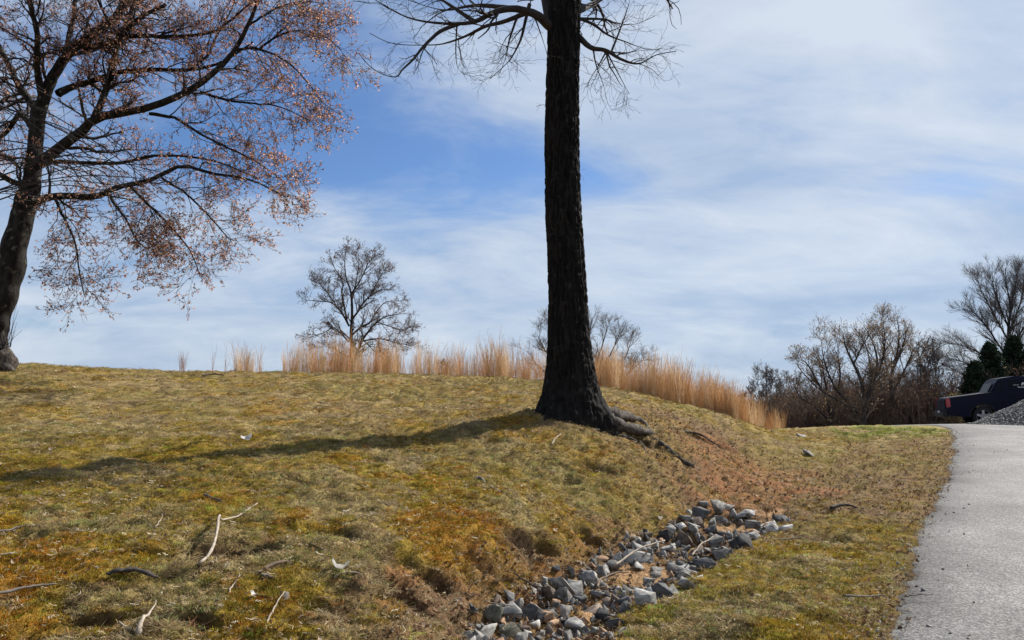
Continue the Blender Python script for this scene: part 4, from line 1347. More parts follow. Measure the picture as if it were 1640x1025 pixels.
# ------------------------------------------------------------------ scattering small plants (countless: kind stuff)
def scatter(name, label, pts, rot, scale, tint, idx, sources):
    me = bpy.data.meshes.new(name)
    me.vertices.add(len(pts))
    me.vertices.foreach_set('co', np.asarray(pts, np.float32).ravel())
    def attr(nm, typ, key, data):
        a = me.attributes.new(nm, typ, 'POINT')
        a.data.foreach_set(key, np.ascontiguousarray(data).ravel())
    attr('rot', 'FLOAT_VECTOR', 'vector', np.asarray(rot, np.float32))
    attr('size', 'FLOAT', 'value', np.asarray(scale, np.float32))
    attr('pick', 'INT', 'value', np.asarray(idx, np.int32))
    c = np.ones((len(pts), 4), np.float32); c[:, :3] = tint
    attr('tint', 'FLOAT_COLOR', 'color', c)
    o = link(name, me, kind='stuff', label=label)
    coll = bpy.data.collections.new(name + '_sources')
    for k, s in enumerate(sources):
        so = bpy.data.objects.new('%s_%02d' % (name + '_source', k), s)
        coll.objects.link(so)
    ng = bpy.data.node_groups.new(name + '_nodes', 'GeometryNodeTree')
    ng.interface.new_socket('Geometry', in_out='INPUT', socket_type='NodeSocketGeometry')
    ng.interface.new_socket('Geometry', in_out='OUTPUT', socket_type='NodeSocketGeometry')
    N = ng.nodes.new
    gi = N('NodeGroupInput'); go = N('NodeGroupOutput')
    iop = N('GeometryNodeInstanceOnPoints')
    ci = N('GeometryNodeCollectionInfo')
    ci.inputs['Collection'].default_value = coll
    ci.inputs['Separate Children'].default_value = True
    ci.inputs['Reset Children'].default_value = True
    iop.inputs['Pick Instance'].default_value = True
    def named(nm, t):
        n = N('GeometryNodeInputNamedAttribute')
        n.data_type = t
        n.inputs['Name'].default_value = nm
        return n.outputs['Attribute']
    L = ng.links.new
    e2r = N('FunctionNodeEulerToRotation')
    L(named('rot', 'FLOAT_VECTOR'), e2r.inputs[0])
    L(gi.outputs[0], iop.inputs['Points'])
    L(ci.outputs[0], iop.inputs['Instance'])
    L(named('pick', 'INT'), iop.inputs['Instance Index'])
    L(e2r.outputs[0], iop.inputs['Rotation'])
    L(named('size', 'FLOAT'), iop.inputs['Scale'])
    L(iop.outputs[0], go.inputs[0])
    md = o.modifiers.new('scatter', 'NODES')
    md.node_group = ng
    return o

def blades(n, radius, h, w, lean, seed, seg=2, curl=.4):
    """a tuft: n bent tapering blades"""
    g = np.random.default_rng(seed)
    a = g.random(n) * 6.283
    r = radius * np.sqrt(g.random(n))
    B = np.stack([r * np.cos(a), r * np.sin(a), np.full(n, -.004)], 1)
    b = a + g.normal(size=n) * .9
    ln = h * (.45 + .75 * g.random(n))
    le = np.radians(lean[0] + (lean[1] - lean[0]) * g.random(n))
    d = np.stack([np.cos(b), np.sin(b)], 1)
    side = np.stack([-d[:, 1], d[:, 0], np.zeros(n)], 1) * (w * (.6 + .8 * g.random(n)))[:, None] * .5
    rows = []
    for k in range(seg + 1):
        f = k / seg
        l2 = le + curl * f * f * g.random(n) * 1.5
        P = B.copy()
        P[:, 0] += d[:, 0] * np.sin(l2) * ln * f
        P[:, 1] += d[:, 1] * np.sin(l2) * ln * f
        P[:, 2] += np.cos(l2) * ln * f
        if k < seg:
            rows += [P - side * (1 - .45 * f), P + side * (1 - .45 * f)]
        else:
            rows += [P]
    V = np.stack(rows, 1)
    m = V.shape[1]
    V = V.reshape(-1, 3)
    i = np.arange(n)[:, None] * m
    q = [np.concatenate([i + 2 * k, i + 2 * k + 1, i + 2 * k + 3, i + 2 * k + 2], 1) for k in range(seg - 1)]
    t = np.concatenate([i + 2 * seg - 2, i + 2 * seg - 1, i + 2 * seg], 1)
    return V, q + [t]

TURF_M = leafy('turf_blades', 'tint', trans=.30)
DRY_M = leafy('dry_leaf', 'tint', trans=.18)

def tuft_mesh(nm, *a, **k):
    V, Fq = blades(*a, **k)
    return mesh_np(nm, V, Fq, TURF_M)

def leaf_piece(nm, L, W, curl, seed):
    """dead leaf: a lobed curled blade of 10 faces"""
    g = np.random.default_rng(seed)
    t = np.linspace(0, 1, 6)
    wd = W * np.sin(np.pi * np.clip(t * .92 + .06, 0, 1)) ** .7 * (1 + .35 * np.sin(t * 14 + seed))
    wd[0] *= .3
    wd[-1] = .001
    z = curl * L * (t - .5) ** 2 * 2.2 + g.normal(size=6) * .004
    rows = []
    for s in (-1, 0, 1):
        rows.append(np.stack([(t - .5) * L, s * wd * .5, z + abs(s) * W * curl * .8 * g.uniform(.2, 1.0)], 1))
    V = np.stack(rows, 1).reshape(-1, 3)
    V[:, 2] -= V[:, 2].min() - .002
    return mesh_np(nm, V, grid_faces(6, 3), DRY_M)

def fan(n, y0, y1, p, g, half=44):
    """random spots seen ahead; density falls with distance"""
    q = g.random(n)
    r = (y0 ** p + q * (y1 ** p - y0 ** p)) ** (1 / p)
    a = np.radians(g.uniform(-half, half, n))
    return np.sin(a) * r, np.cos(a) * r

def pick_cover(x, y, g):
    w = cover_weights(x, y)
    ks = list(w)
    M = np.stack([w[k] for k in ks], 1)
    M = M / (M.sum(1, keepdims=True) + 1e-9)
    c = np.cumsum(M, 1)
    i = (g.random((len(x), 1)) > c).sum(1).clip(0, len(ks) - 1)
    return np.array(ks, object)[i]

def build_turf():
    g = np.random.default_rng(101)
    src = []
    for k in range(4):   # 0-3 moss cushions
        src.append(tuft_mesh('moss_tuft', 46, .050, .022, .0034, (0, 45), 200 + k, 2))
    for k in range(4):   # 4-7 short grass
        src.append(tuft_mesh('grass_tuft', 34, .048, .038, .0030, (15, 72), 210 + k, 2, curl=.9))
    for k in range(4):   # 8-11 flattened straw
        src.append(tuft_mesh('straw_tuft', 24, .055, .058, .0034, (62, 88), 220 + k, 2, curl=.15))
    n = 150000
    x, y = fan(n, 3.6, 29, .55, g)
    rd = road_dist(x, y)
    sw = seg_dist(x, y, SWALE, SWALE_W)
    k = pick_cover(x, y, g)
    keep = (rd < .06 + .1 * g.normal(size=n)) & ~np.isin(k, ['sand'])
    keep &= ~((k == 'litter') & (g.random(n) < .72)) & ~((k == 'clay') & (g.random(n) < .78)) & ~((k == 'soil') & (g.random(n) < .55))
    keep &= (sw > -.02) | (g.random(n) < .10)
    keep &= hole_mask(x, y) < .06 + .08 * g.random(n)
    x, y, k = x[keep], y[keep], k[keep]
    n = len(x)
    z = ground_z(x, y)
    d = np.hypot(x, y)
    tint = np.array([COVER[q] for q in k])
    tint = tint * (.42 + 1.2 * g.random((n, 1)) ** 1.2) * (1 + .14 * g.normal(size=(n, 3)))
    idx = np.zeros(n, int)
    r = g.random(n)
    moss = np.isin(k, ['moss', 'rust'])
    straw = np.isin(k, ['straw', 'litter', 'clay', 'soil'])
    idx = np.where(moss, np.where(r < .8, 0, 4), np.where(straw, np.where(r < .7, 8, 4), np.where(r < .75, 4, 8))) + g.integers(0, 4, n)
    tint[straw] = np.array([.32, .245, .14]) * (.40 + 1.0 * g.random((straw.sum(), 1)))
    s = (.75 + .7 * g.random(n)) * (1 + np.clip(d - 7, 0, 18) * .028)
    s = s * np.where(k == 'lush', 1.35, 1.0) * np.where((d > 13), .85, 1)
    rot = np.stack([g.normal(size=n) * .15, g.normal(size=n) * .15, g.random(n) * 6.283], 1)
    scatter('turf', 'short mossy winter turf covering the slope and the verge', np.stack([x, y, z], 1), rot, s, np.clip(tint, .01, .9), idx, src)

def build_litter():
    g = np.random.default_rng(103)
    src = [leaf_piece('dead_leaf', L, W, c, 300 + i) for i, (L, W, c) in enumerate([(.085, .05, .35), (.07, .045, .6), (.10, .035, .25), (.06, .045, .8), (.05, .02, .4)])]
    # broken twig and straw bits
    for k in range(3):
        P = np.zeros((1, 4, 3)); P[0, :, 0] = np.linspace(-.06, .06, 4); P[0, :, 1] = np.random.default_rng(k).normal(size=4) * .008; P[0, :, 2] = .006
        V, Fq = tubes(P, np.full((1, 4), .0028), 3)
        src.append(mesh_np('litter_twig', V, Fq, DRY_M))
    n = 80000
    x, y = fan(n, 3.6, 28, .5, g)
    w = cover_weights(x, y)
    rd = road_dist(x, y)
    sw = seg_dist(x, y, SWALE, SWALE_W)
    p = .06 + .85 * np.clip(w['litter'] / 2.4, 0, 1) + .25 * np.clip(w['soil'] / .6, 0, 1) + .18 * np.clip(w['straw'], 0, 1) * .5 + .32 * np.clip(w['clay'] / 2, 0, 1)
    p = p * (rd < .15) + (rd >= .15) * .010 * np.exp(-np.maximum(rd, 0) * .8)
    p = np.where(sw < 0, .8, p)
    p = p * np.where(w['sand'] > 2, .25, 1) * np.where(hole_mask(x, y) > .4, .3, 1)
    k = g.random(n) < p
    x, y, sw = x[k], y[k], sw[k]
    n = len(x)
    z = ground_z(x, y)
    d = np.hypot(x, y)
    rdd = road_dist(x, y)
    z = np.where(rdd > 0, base_z(x, y) + .016, z)
    pal = np.array([(.22, .135, .08), (.32, .22, .14), (.125, .075, .048), (.46, .36, .26), (.17, .10, .06), (.58, .51, .43), (.26, .175, .115)])
    tint = pal[g.choice(7, n, p=[.2, .19, .2, .11, .19, .025, .085])] * (.7 + .6 * g.random((n, 1)))
    idx = np.where(g.random(n) < .72, g.integers(0, 5, n), g.integers(5, 8, n))
    s = (.55 + .6 * g.random(n)) * (1 + np.clip(d - 8, 0, 16) * .03) * np.where(sw < .1, 1, np.where(cover_weights(x, y)['litter'] > .8, .68, .5))
    rot = np.stack([g.normal(size=n) * .45, g.normal(size=n) * .45, g.random(n) * 6.283], 1)
    scatter('fallen_leaves', 'dry brown leaves and twig bits littering the bank and the ditch', np.stack([x, y, z + .006], 1), rot, s, tint, idx, src)

def build_straw():
    g = np.random.default_rng(107)
    src = []
    for k in range(4):
        P = np.zeros((3, 4, 3))
        for j in range(3):
            P[j, :, 0] = np.linspace(-.03, .03, 4) * g.uniform(.4, 1); P[j, :, 1] = g.normal(size=4) * .006 + g.normal() * .03; P[j, :, 2] = .010 + g.normal(size=4) * .004
        V, Fq = tubes(P, np.full((3, 4), .0022), 3)
        src.append(mesh_np('straw_bits', V, Fq, DRY_M))
    n = 30000
    x, y = fan(n, 3.6, 24, .5, g)
    k = (road_dist(x, y) < .05) & (fbm(x * 1.7, y * 1.7, 3, 180) + .25 * (g.random(n) - .5) > .5)
    x, y = x[k], y[k]; n = len(x)
    tint = np.array([(.50, .40, .24), (.42, .32, .18), (.62, .54, .40), (.30, .20, .10)])[g.integers(0, 4, n)] * (.7 + .5 * g.random((n, 1)))
    rot = np.stack([g.normal(size=n) * .3, g.normal(size=n) * .3, g.random(n) * 6.283], 1)
    d = np.hypot(x, y)
    scatter('straw', 'pale straw bits lying in the turf', np.stack([x, y, ground_z(x, y) + .012], 1), rot, (.5 + .7 * g.random(n)) * (1 + np.clip(d - 8, 0, 16) * .03), tint, g.integers(0, 4, n), src)

build_turf()
build_litter()
build_straw()

# ------------------------------------------------------------------ tall tawny grass behind the crest
BROOM_M = leafy('tawny_stems', 'tint', trans=.5)
def broom_clump(nm, n, seed, H=1.0, rad=.10):
    """upright stems with thin drooping leaves and feathery tops"""
    g = np.random.default_rng(seed)
    a = g.random(n) * 6.283; r = rad * np.sqrt(g.random(n))
    P = np.zeros((n, 6, 3))
    le = g.normal(size=(n, 2)) * .085
    h = H * (.55 + .5 * g.random(n))
    for k in range(6):
        f = k / 5
        P[:, k, 0] = r * np.cos(a) + le[:, 0] * h * f * (1 + f * .6)
        P[:, k, 1] = r * np.sin(a) + le[:, 1] * h * f * (1 + f * .6)
        P[:, k, 2] = h * f
    R = np.linspace(.0036, .0016, 6)[None] * g.uniform(.6, 1.25, (n, 1))
    lv, lr = spawn(P, R, 3, (.12, .34), (8, 26), 5, .05, .97, .8, (0, 0, .25), .08, -.03, .4, g, .0010, .2)
    V, Fq = join([tubes(P, R, 3), tubes(lv, lr, 3)])
    return mesh_np(nm, V, Fq, BROOM_M)

def build_broom():
    g = np.random.default_rng(111)
    src = [broom_clump('broom_clump', [9, 12, 6, 10, 7, 14][k], 400 + k, 1.0, .09) for k in range(6)]
    pts, tint, size = [], [], []
    def band(u0, u1, v0, v1, d0, d1, n, h0, h1, bias=1.0):
        # spots between two columns of the crest line, d0..d1 behind it
        u = g.uniform(u0, u1, n)
        cl = fbm(u * .045, u * 0, 3, 120)
        u = u[cl > bias * .36]
        m = len(u)
        vb = v0 + (u - u0) / (u1 - u0) * (v1 - v0)
        hit = np.array([crest(c) for c in u])
        yy = hit + g.uniform(d0, d1, m)
        x = (u - 820) / F * yy / _cp
        z = ground_z(x, yy)
        pts.append(np.stack([x, yy, z - .02], 1))
        t = np.array([(.74, .48, .25), (.80, .60, .38), (.62, .37, .17), (.84, .70, .50), (.70, .50, .30)])[g.integers(0, 5, m)]
        tint.append(t * (.75 + .4 * g.random((m, 1))))
        size.append(g.uniform(h0, h1, m) * (.75 + .5 * vnoise(u * .11, u * 0, 130)))
    ucols = np.linspace(200, 1300, 45)
    cy = []
    for c in ucols:
        ys = np.linspace(10, 27, 200)
        d = ray(c, 600)
        xs = d[0] / d[1] * ys
        zz = base_z(xs, ys)
        cy.append(ys[int(np.argmax((zz - EYE) / ys))])
    def crest(c):
        return np.interp(c, ucols, cy)
    band(375, 500, 0, 0, .8, 3.0, 80, .5, 1.2, 1.0)
    band(490, 640, 0, 0, .6, 3.2, 150, .5, 1.2, .3)
    band(600, 960, 0, 0, .5, 3.2, 380, .4, 1.2, .2)
    band(945, 1180, 0, 0, .3, 3.6, 760, .5, 1.25, .5)
    band(1140, 1215, 0, 0, .1, 3.0, 240, .4, 1.1, .5)
    band(1170, 1250, 0, 0, -.4, 2.8, 120, .2, .85, .4)
    pts_ = np.concatenate(pts); n = len(pts_)
    rot = np.stack([g.normal(size=n) * .08, g.normal(size=n) * .08, g.random(n) * 6.283], 1)
    scatter('tall_grass', 'tall tawny dead grass standing along the hill crest', pts_, rot, np.concatenate(size), np.concatenate(tint), g.integers(0, 6, n), src)
    # stray clumps that stand by themselves: each a thing
    BT = leafy('tawny_clump', col=(.60, .38, .20), trans=.42)
    for j, (u, h, lab) in enumerate([(295, .50, 'short solitary orange grass clump nearest the big maple'), (344, .62, 'single thin wispy grass clump between two bare stretches of the crest'),
                                     (364, .52, 'faint pale grass clump just before the tall grass begins')]):
        y = crest(u) + .4
        x = (u - 820) / F * y / _cp
        me = broom_clump('stray_clump', [26, 5, 6][j], 450 + j, h * 1.25, [.09, .03, .05][j])
        me.materials.clear(); me.materials.append(BT)
        link('grass_clump', me, None, lab, 'grass clump', 'stray grass clumps on the crest', None, (x, y, float(ground_z(np.array([x]), np.array([y]))[0]) - .02))
build_broom()

# ------------------------------------------------------------------ rocks in the ditch
def rock_mats():
    out = {}
    for nm, c in {'pale': (.31, .298, .275), 'grey': (.185, .178, .165), 'dark': (.09, .09, .092), 'black': (.038, .038, .04), 'white': (.45, .43, .40),
                  'brown': (.115, .085, .065), 'tan': (.40, .25, .15), 'cream': (.52, .41, .32), 'olive': (.13, .125, .09)}.items():
        m, nt, b = mat(nm + '_rock')
        b.inputs['Roughness'].default_value = .85
        b.inputs['Specular IOR Level'].default_value = .25
        tc = node(nt, 'ShaderNodeTexCoord')
        oi = node(nt, 'ShaderNodeObjectInfo')
        ad = node(nt, 'ShaderNodeVectorMath', operation='ADD')
        nt.links.new(tc.outputs['Object'], ad.inputs[0])
        nt.links.new(oi.outputs['Location'], ad.inputs[1])
        mp = node(nt, 'ShaderNodeMapping')
        mp.inputs['Scale'].default_value = (1, 1.6, 3.2)
        mp.inputs['Rotation'].default_value = (.5, .3, 0)
        nt.links.new(ad.outputs[0], mp.inputs[0])
        n = node(nt, 'ShaderNodeTexNoise')
        n.inputs['Scale'].default_value = 9
        n.inputs['Detail'].default_value = 9
        n.inputs['Roughness'].default_value = .68
        nt.links.new(mp.outputs[0], n.inputs['Vector'])
        r = node(nt, 'ShaderNodeValToRGB')
        e = r.color_ramp.elements
        e[0].position, e[0].color = .34, tuple(v * .30 for v in c) + (1,)
        e[1].position, e[1].color = .66, tuple(min(.8, v * 1.4) for v in c) + (1,)
        nt.links.new(n.outputs['Fac'], r.inputs[0])
        nt.links.new(r.outputs[0], b.inputs['Base Color'])
        bp = node(nt, 'ShaderNodeBump')
        bp.inputs['Strength'].default_value = .7
        bp.inputs['Distance'].default_value = .015
        nt.links.new(n.outputs['Fac'], bp.inputs['Height'])
        nt.links.new(bp.outputs[0], b.inputs['Normal'])
        # soil caught on flat tops and low down, lichen-like speckle
        n2 = node(nt, 'ShaderNodeTexNoise')
        n2.inputs['Scale'].default_value = 26
        n2.inputs['Detail'].default_value = 6
        nt.links.new(ad.outputs[0], n2.inputs['Vector'])
        r2 = node(nt, 'ShaderNodeValToRGB')
        r2.color_ramp.elements[0].position, r2.color_ramp.elements[0].color = .54, (0, 0, 0, 1)
        r2.color_ramp.elements[1].position, r2.color_ramp.elements[1].color = .70, (.65, .65, .65, 1)
        nt.links.new(n2.outputs['Fac'], r2.inputs[0])
        mx = node(nt, 'ShaderNodeMix', data_type='RGBA')
        nt.links.new(r2.outputs[0], mx.inputs['Factor'])
        nt.links.new(r.outputs[0], mx.inputs['A'])
        mx.inputs['B'].default_value = (.12, .085, .055, 1)
        nt.links.new(mx.outputs['Result'], b.inputs['Base Color'])
        out[nm] = m
    return out
RM = rock_mats()

def rock_mesh(nm, sx, sy, sz, seed, m, n=13, rough=False):
    """an angular broken stone: hull of a few points, its edges slightly worn"""
    g = np.random.default_rng(seed)
    p = g.normal(size=(n, 3)); p /= np.linalg.norm(p, axis=1, keepdims=True)
    if rough:
        p = p / np.abs(p).max(1, keepdims=True) * g.uniform(.70, 1.08, (n, 3))
    p *= g.uniform(.84, 1.08, (n, 1))
    bm = bmesh.new()
    for q in p:
        bm.verts.new(q)
    r = bmesh.ops.convex_hull(bm, input=bm.verts)
    bmesh.ops.delete(bm, geom=[v for v in bm.verts if not v.link_faces], context='VERTS')
    bmesh.ops.dissolve_limit(bm, angle_limit=.30, verts=bm.verts[:], edges=bm.edges[:])
    bmesh.ops.bevel(bm, geom=bm.edges[:], offset=.028, segments=1, affect='EDGES', clamp_overlap=True)
    bmesh.ops.triangulate(bm, faces=bm.faces[:])
    if rough:
        bmesh.ops.subdivide_edges(bm, edges=[e for e in bm.edges if e.calc_length() > .35], cuts=1, use_grid_fill=True)
        bmesh.ops.triangulate(bm, faces=bm.faces[:])
    V = np.array([v.co[:] for v in bm.verts]); Fq = np.array([[v.index for v in f.verts] for f in bm.faces])
    bm.free()
    if rough:
        V = V * (1 + (fbm(V[:, 0] * 2.2 + seed, V[:, 1] * 2.2 + V[:, 2] * 1.7, 3, 9)[:, None] - .5) * .20)
    V = (V - (V.max(0) + V.min(0)) / 2) / (V.max(0) - V.min(0)) * np.array([sx, sy, sz])
    return mesh_np(nm, V, Fq, m)

# column, row, width px, height px, tone, shape factor (depth / width), label
ROCKS = [
 (790, 993, 34, 25, 'olive', .8, 'dark mossy block just above the big pale stone at the ditch mouth'),
 (816, 991, 33, 27, 'pale', .7, 'dark sided stone with a bright sunlit face next to the mossy block'),
 (845, 982, 33, 25, 'dark', .8, 'dark humped stone with a pale streak down its front'),
 (824, 969, 27, 16, 'grey', .8, 'grey stone lying behind the bright faced stone at the bank foot'),
 (779, 1014, 38, 25, 'pale', .8, 'large pale stone at the very mouth of the ditch'),
 (764, 1019, 17, 16, 'dark', .8, 'small dark stone half under the large pale stone at the ditch mouth'),
 (816, 1016, 29, 19, 'olive', .8, 'olive grey stone beside the large pale stone at the ditch mouth'),
 (878, 979, 23, 19, 'grey', .8, 'mid grey stone in front of the dark humped stone'),
 (901, 941, 36, 24, 'pale', .6, 'big pale tilted slab propped on the bank edge'),
 (921, 943, 22, 25, 'pale', .5, 'narrow pale slab leaning against the big tilted slab'),
 (879, 956, 18, 19, 'brown', .8, 'brown shaded stone under the left end of the big tilted slab'),
 (906, 961, 25, 18, 'grey', .8, 'streaky grey stone directly below the big tilted slab'),
 (929, 966, 25, 14, 'dark', .8, 'dark grey wedge at the foot of the narrow leaning slab'),
 (878, 997, 22, 14, 'tan', .8, 'tan orange block sitting among dead leaves'),
 (922, 1010, 27, 18, 'pale', .8, 'pale grey stone in front of the nearly black stone'),
 (948, 981, 32, 14, 'cream', .8, 'flat cream coloured stone in the middle of the ditch'),
 (907, 999, 24, 17, 'black', .8, 'nearly black stone between the tan block and the cream stone'),
 (968, 1000, 28, 23, 'black', .8, 'big black shaded stone on the near side of the cream stone'),
 (951, 1018, 30, 10, 'grey', .7, 'long low grey stone at the lower edge of the ditch'),
 (933, 924, 20, 14, 'grey', .8, 'grey stone above the narrow leaning slab'),
 (946, 929, 21, 18, 'pale', .7, 'pale stone with a twig across it above the ditch middle'),
 (961, 932, 14, 15, 'white', .7, 'small whitish stone just before the lower sand patch'),
 (967, 917, 19, 13, 'pale', .8, 'pale rounded stone at the head of a row by the lower sand patch'),
 (984, 915, 20, 13, 'grey', .8, 'grey stone second in the row above the lower sand patch'),
 (988, 903, 19, 15, 'pale', .5, 'thin pale upright slab above the lower sand patch'),
 (1019, 896, 38, 19, 'pale', .55, 'long pale slab with a dark shaded front by the bank'),
 (1052, 911, 21, 11, 'grey', .9, 'flat grey stone at the upper rim of the lower sand patch'),
 (1003, 979, 29, 25, 'dark', .8, 'dark stone with pale top edges beside the grass'),
 (1036, 979, 30, 30, 'pale', .8, 'large pale pitted stone against the grass edge'),
 (1069, 963, 34, 27, 'dark', .8, 'large blue black stone against the grass edge'),
 (1077, 949, 29, 18, 'grey', .8, 'grey stone resting on the large blue black stone'),
 (1045, 955, 20, 15, 'white', .8, 'brightest white stone in the middle of the ditch'),
 (977, 973, 24, 15, 'brown', .8, 'brown grey stone between two dead twigs'),
 (988, 1004, 27, 18, 'dark', .7, 'dark stone with a thin pale edge near the lower grass edge'),
 (997, 1013, 14, 18, 'pale', .7, 'small pale stone touching the grass at the ditch mouth'),
 (891, 1021, 16, 9, 'grey', .8, 'small grey stone at the lowest edge of the ditch'),
 (1006, 960, 16, 10, 'grey', .8, 'small grey stone in the leaves above the dark stone with pale edges'),
 (1070, 886, 17, 10, 'pale', .8, 'small pale stone at the narrow waist of the ditch by the bank'),
 (1097, 928, 19, 17, 'pale', .8, 'pale stone on the grass side above the large blue black stone'),
 (1108, 821, 19, 15, 'pale', .8, 'pale stone at the top corner of the upper pile by the bank'),
 (1098, 838, 17, 11, 'grey', .8, 'pale grey stone below the top corner of the upper pile'),
 (1123, 830, 25, 19, 'dark', .8, 'dark overhanging stone in the middle of the upper pile'),
 (1152, 819, 24, 23, 'grey', .35, 'tall grey green slab leaning on the upper pile'),
 (1169, 817, 22, 10, 'pale', .5, 'pale flat slab at the very top of the upper pile'),
 (1176, 829, 15, 13, 'pale', .8, 'pale small block below the topmost slab of the upper pile'),
 (1153, 832, 15, 16, 'grey', .8, 'grey block under the tall leaning slab'),
 (1120, 845, 23, 15, 'brown', .8, 'brown stone under the dark overhanging stone'),
 (1140, 845, 18, 16, 'grey', .8, 'grey stone at the edge of the upper sand patch'),
 (1197, 833, 26, 13, 'pale', .7, 'flat topped pale stone with a dark front past the upper sand patch'),
 (1065, 866, 22, 23, 'black', .7, 'near black block at the bank foot'),
 (1092, 862, 30, 23, 'brown', .8, 'large brown grey boulder next to the near black block'),
 (1074, 849, 15, 11, 'pale', .8, 'small pale stone on top of the near black block'),
 (1091, 847, 15, 9, 'white', .8, 'small white stone behind the brown grey boulder'),
 (1113, 856, 15, 13, 'pale', .8, 'pale stone wedged beside the brown grey boulder'),
 (1138, 857, 19, 12, 'dark', .8, 'dark stone with a pale top under the upper sand patch'),
 (1148, 870, 26, 17, 'grey', .8, 'grey square block below the upper sand patch'),
 (1169, 862, 17, 13, 'grey', .8, 'grey cobble at the lower end of the upper sand patch'),
 (1208, 843, 21, 14, 'grey', .8, 'grey stone beginning the bright tail of the ditch'),
 (1230, 842, 23, 14, 'white', .8, 'largest white stone in the bright tail of the ditch'),
 (1240, 849, 21, 12, 'white', .8, 'white flat stone at the grass side of the bright tail'),
 (1253, 838, 23, 11, 'dark', .8, 'dark blue stone on the end of the bright tail'),
 (1260, 847, 18, 11, 'white', .8, 'last white stone of the tail nearest the road'),
 (1210, 860, 25, 15, 'pale', .7, 'pale wedge shaped stone at the grass edge of the upper ditch'),
 (1191, 872, 32, 26, 'black', .7, 'big black shaded stone with a pale tip at the grass edge'),
 (1222, 854, 15, 9, 'dark', .8, 'small dark stone between the pale wedge and the white stones'),
 (1160, 888, 35, 18, 'grey', .7, 'long grey boulder at the grass edge below the black stone'),
 (1115, 882, 28, 11, 'brown', .8, 'flat purple brown slab in the middle of the upper ditch'),
 (1064, 886, 19, 11, 'pale', .8, 'flat pale stone under the near black block'),
 (1044, 896, 17, 13, 'dark', .8, 'dark grey stone at the end of the long pale slab'),
 (1130, 905, 27, 16, 'dark', .7, 'dark blue grey stone below the long grey boulder'),
 (1131, 917, 24, 19, 'black', .8, 'blackest stone at the grass edge in the ditch middle'),
 (1105, 914, 36, 11, 'pale', .7, 'long flat pale slab across the ditch beside the lower sand patch'),
 (1085, 906, 27, 11, 'grey', .8, 'flat grey slab above the end of the lower sand patch'),
 (1101, 925, 27, 10, 'grey', .8, 'thin grey slab under the long flat pale slab'),
 (1051, 918, 17, 9, 'grey', .9, 'grey paving like stone set in the lower sand patch'),
 (1118, 928, 14, 13, 'pale', .8, 'small pale stone beneath the blackest stone'),
 (1078, 876, 14, 11, 'white', .8, 'small bright stone below the brown grey boulder'),
 (1097, 875, 14, 11, 'dark', .8, 'small dark stone below the brown grey boulder'),
 (1106, 937, 29, 13, 'pale', .8, 'pale green grey stone half sunk at the grass edge'),
 (1081, 933, 21, 13, 'dark', .8, 'dark grey stone behind the grey stone on the blue black stone'),
 (858, 1000, 17, 11, 'white', .8, 'small white stone in the leaves behind the tan block'),
 (1128, 812, 13, 7, 'grey', .8, 'low grey stone peeking over the back of the upper pile'),
 (1022, 912, 15, 8, 'pale', .9, 'small flat pale stone in front of the long pale slab'),
 (1283, 698, 13, 6, 'pale', .9, 'pale stone at the far foot of the hill next to the lawn'),
 (1296, 727, 16, 7, 'grey', .9, 'grey low stone on the bare soil under the far hill foot'),
]
def build_rocks():
    g = np.random.default_rng(131)
    for i, (u, v, w, h, tone, dep, lab) in enumerate(ROCKS):
        p = ground_hit(u, v + h * .32)
        sc = p[1] / F * 1.12
        sx = w * sc * 1.08
        sz = h * sc * 1.05
        sy = max(sx * dep, sz * .7)
        me = rock_mesh('rock', sx, sy, sz * 1.15, 500 + i * 7, RM[tone], int(g.integers(11, 17)), True)
        o = link('rock', me, None, lab, 'rock', 'rocks lining the drainage ditch' if v > 740 else 'stones at the far foot of the hill')
        p2 = p.copy()
        p2[1] += sy * .25
        z = float(ground_z(p2[0:1], p2[1:2])[0])
        o.location = (p2[0], p2[1], z + sz * .24)
        o.rotation_euler = (g.normal() * .3, g.normal() * .3, g.normal() * .7)
build_rocks()

def build_rubble():
    g = np.random.default_rng(137)
    src = []
    for k, tone in enumerate(['pale', 'grey', 'dark', 'brown', 'grey', 'dark', 'tan', 'grey']):
        src.append(rock_mesh('rubble', .10, .075, .045, 800 + k, RM[tone], 12, True))
    n = 9000
    x = g.uniform(-1.5, 4.5, n); y = g.uniform(4.3, 11.5, n)
    sw = seg_dist(x, y, SWALE, SWALE_W)
    k = (sw < .02) & (g.random(n) < .9) & (cover_weights(x, y)['sand'] < 4)
    x, y = x[k], y[k]
    m = len(x)
    rot = g.random((m, 3)) * 6.28
    s = .35 + 1.35 * g.random(m) ** 2.2
    scatter('ditch_rubble', 'small broken stones between the rocks in the ditch', np.stack([x, y, ground_z(x, y) + .015], 1), rot, s, np.ones((m, 3)) * .3, g.integers(0, 8, m), src)
build_rubble()

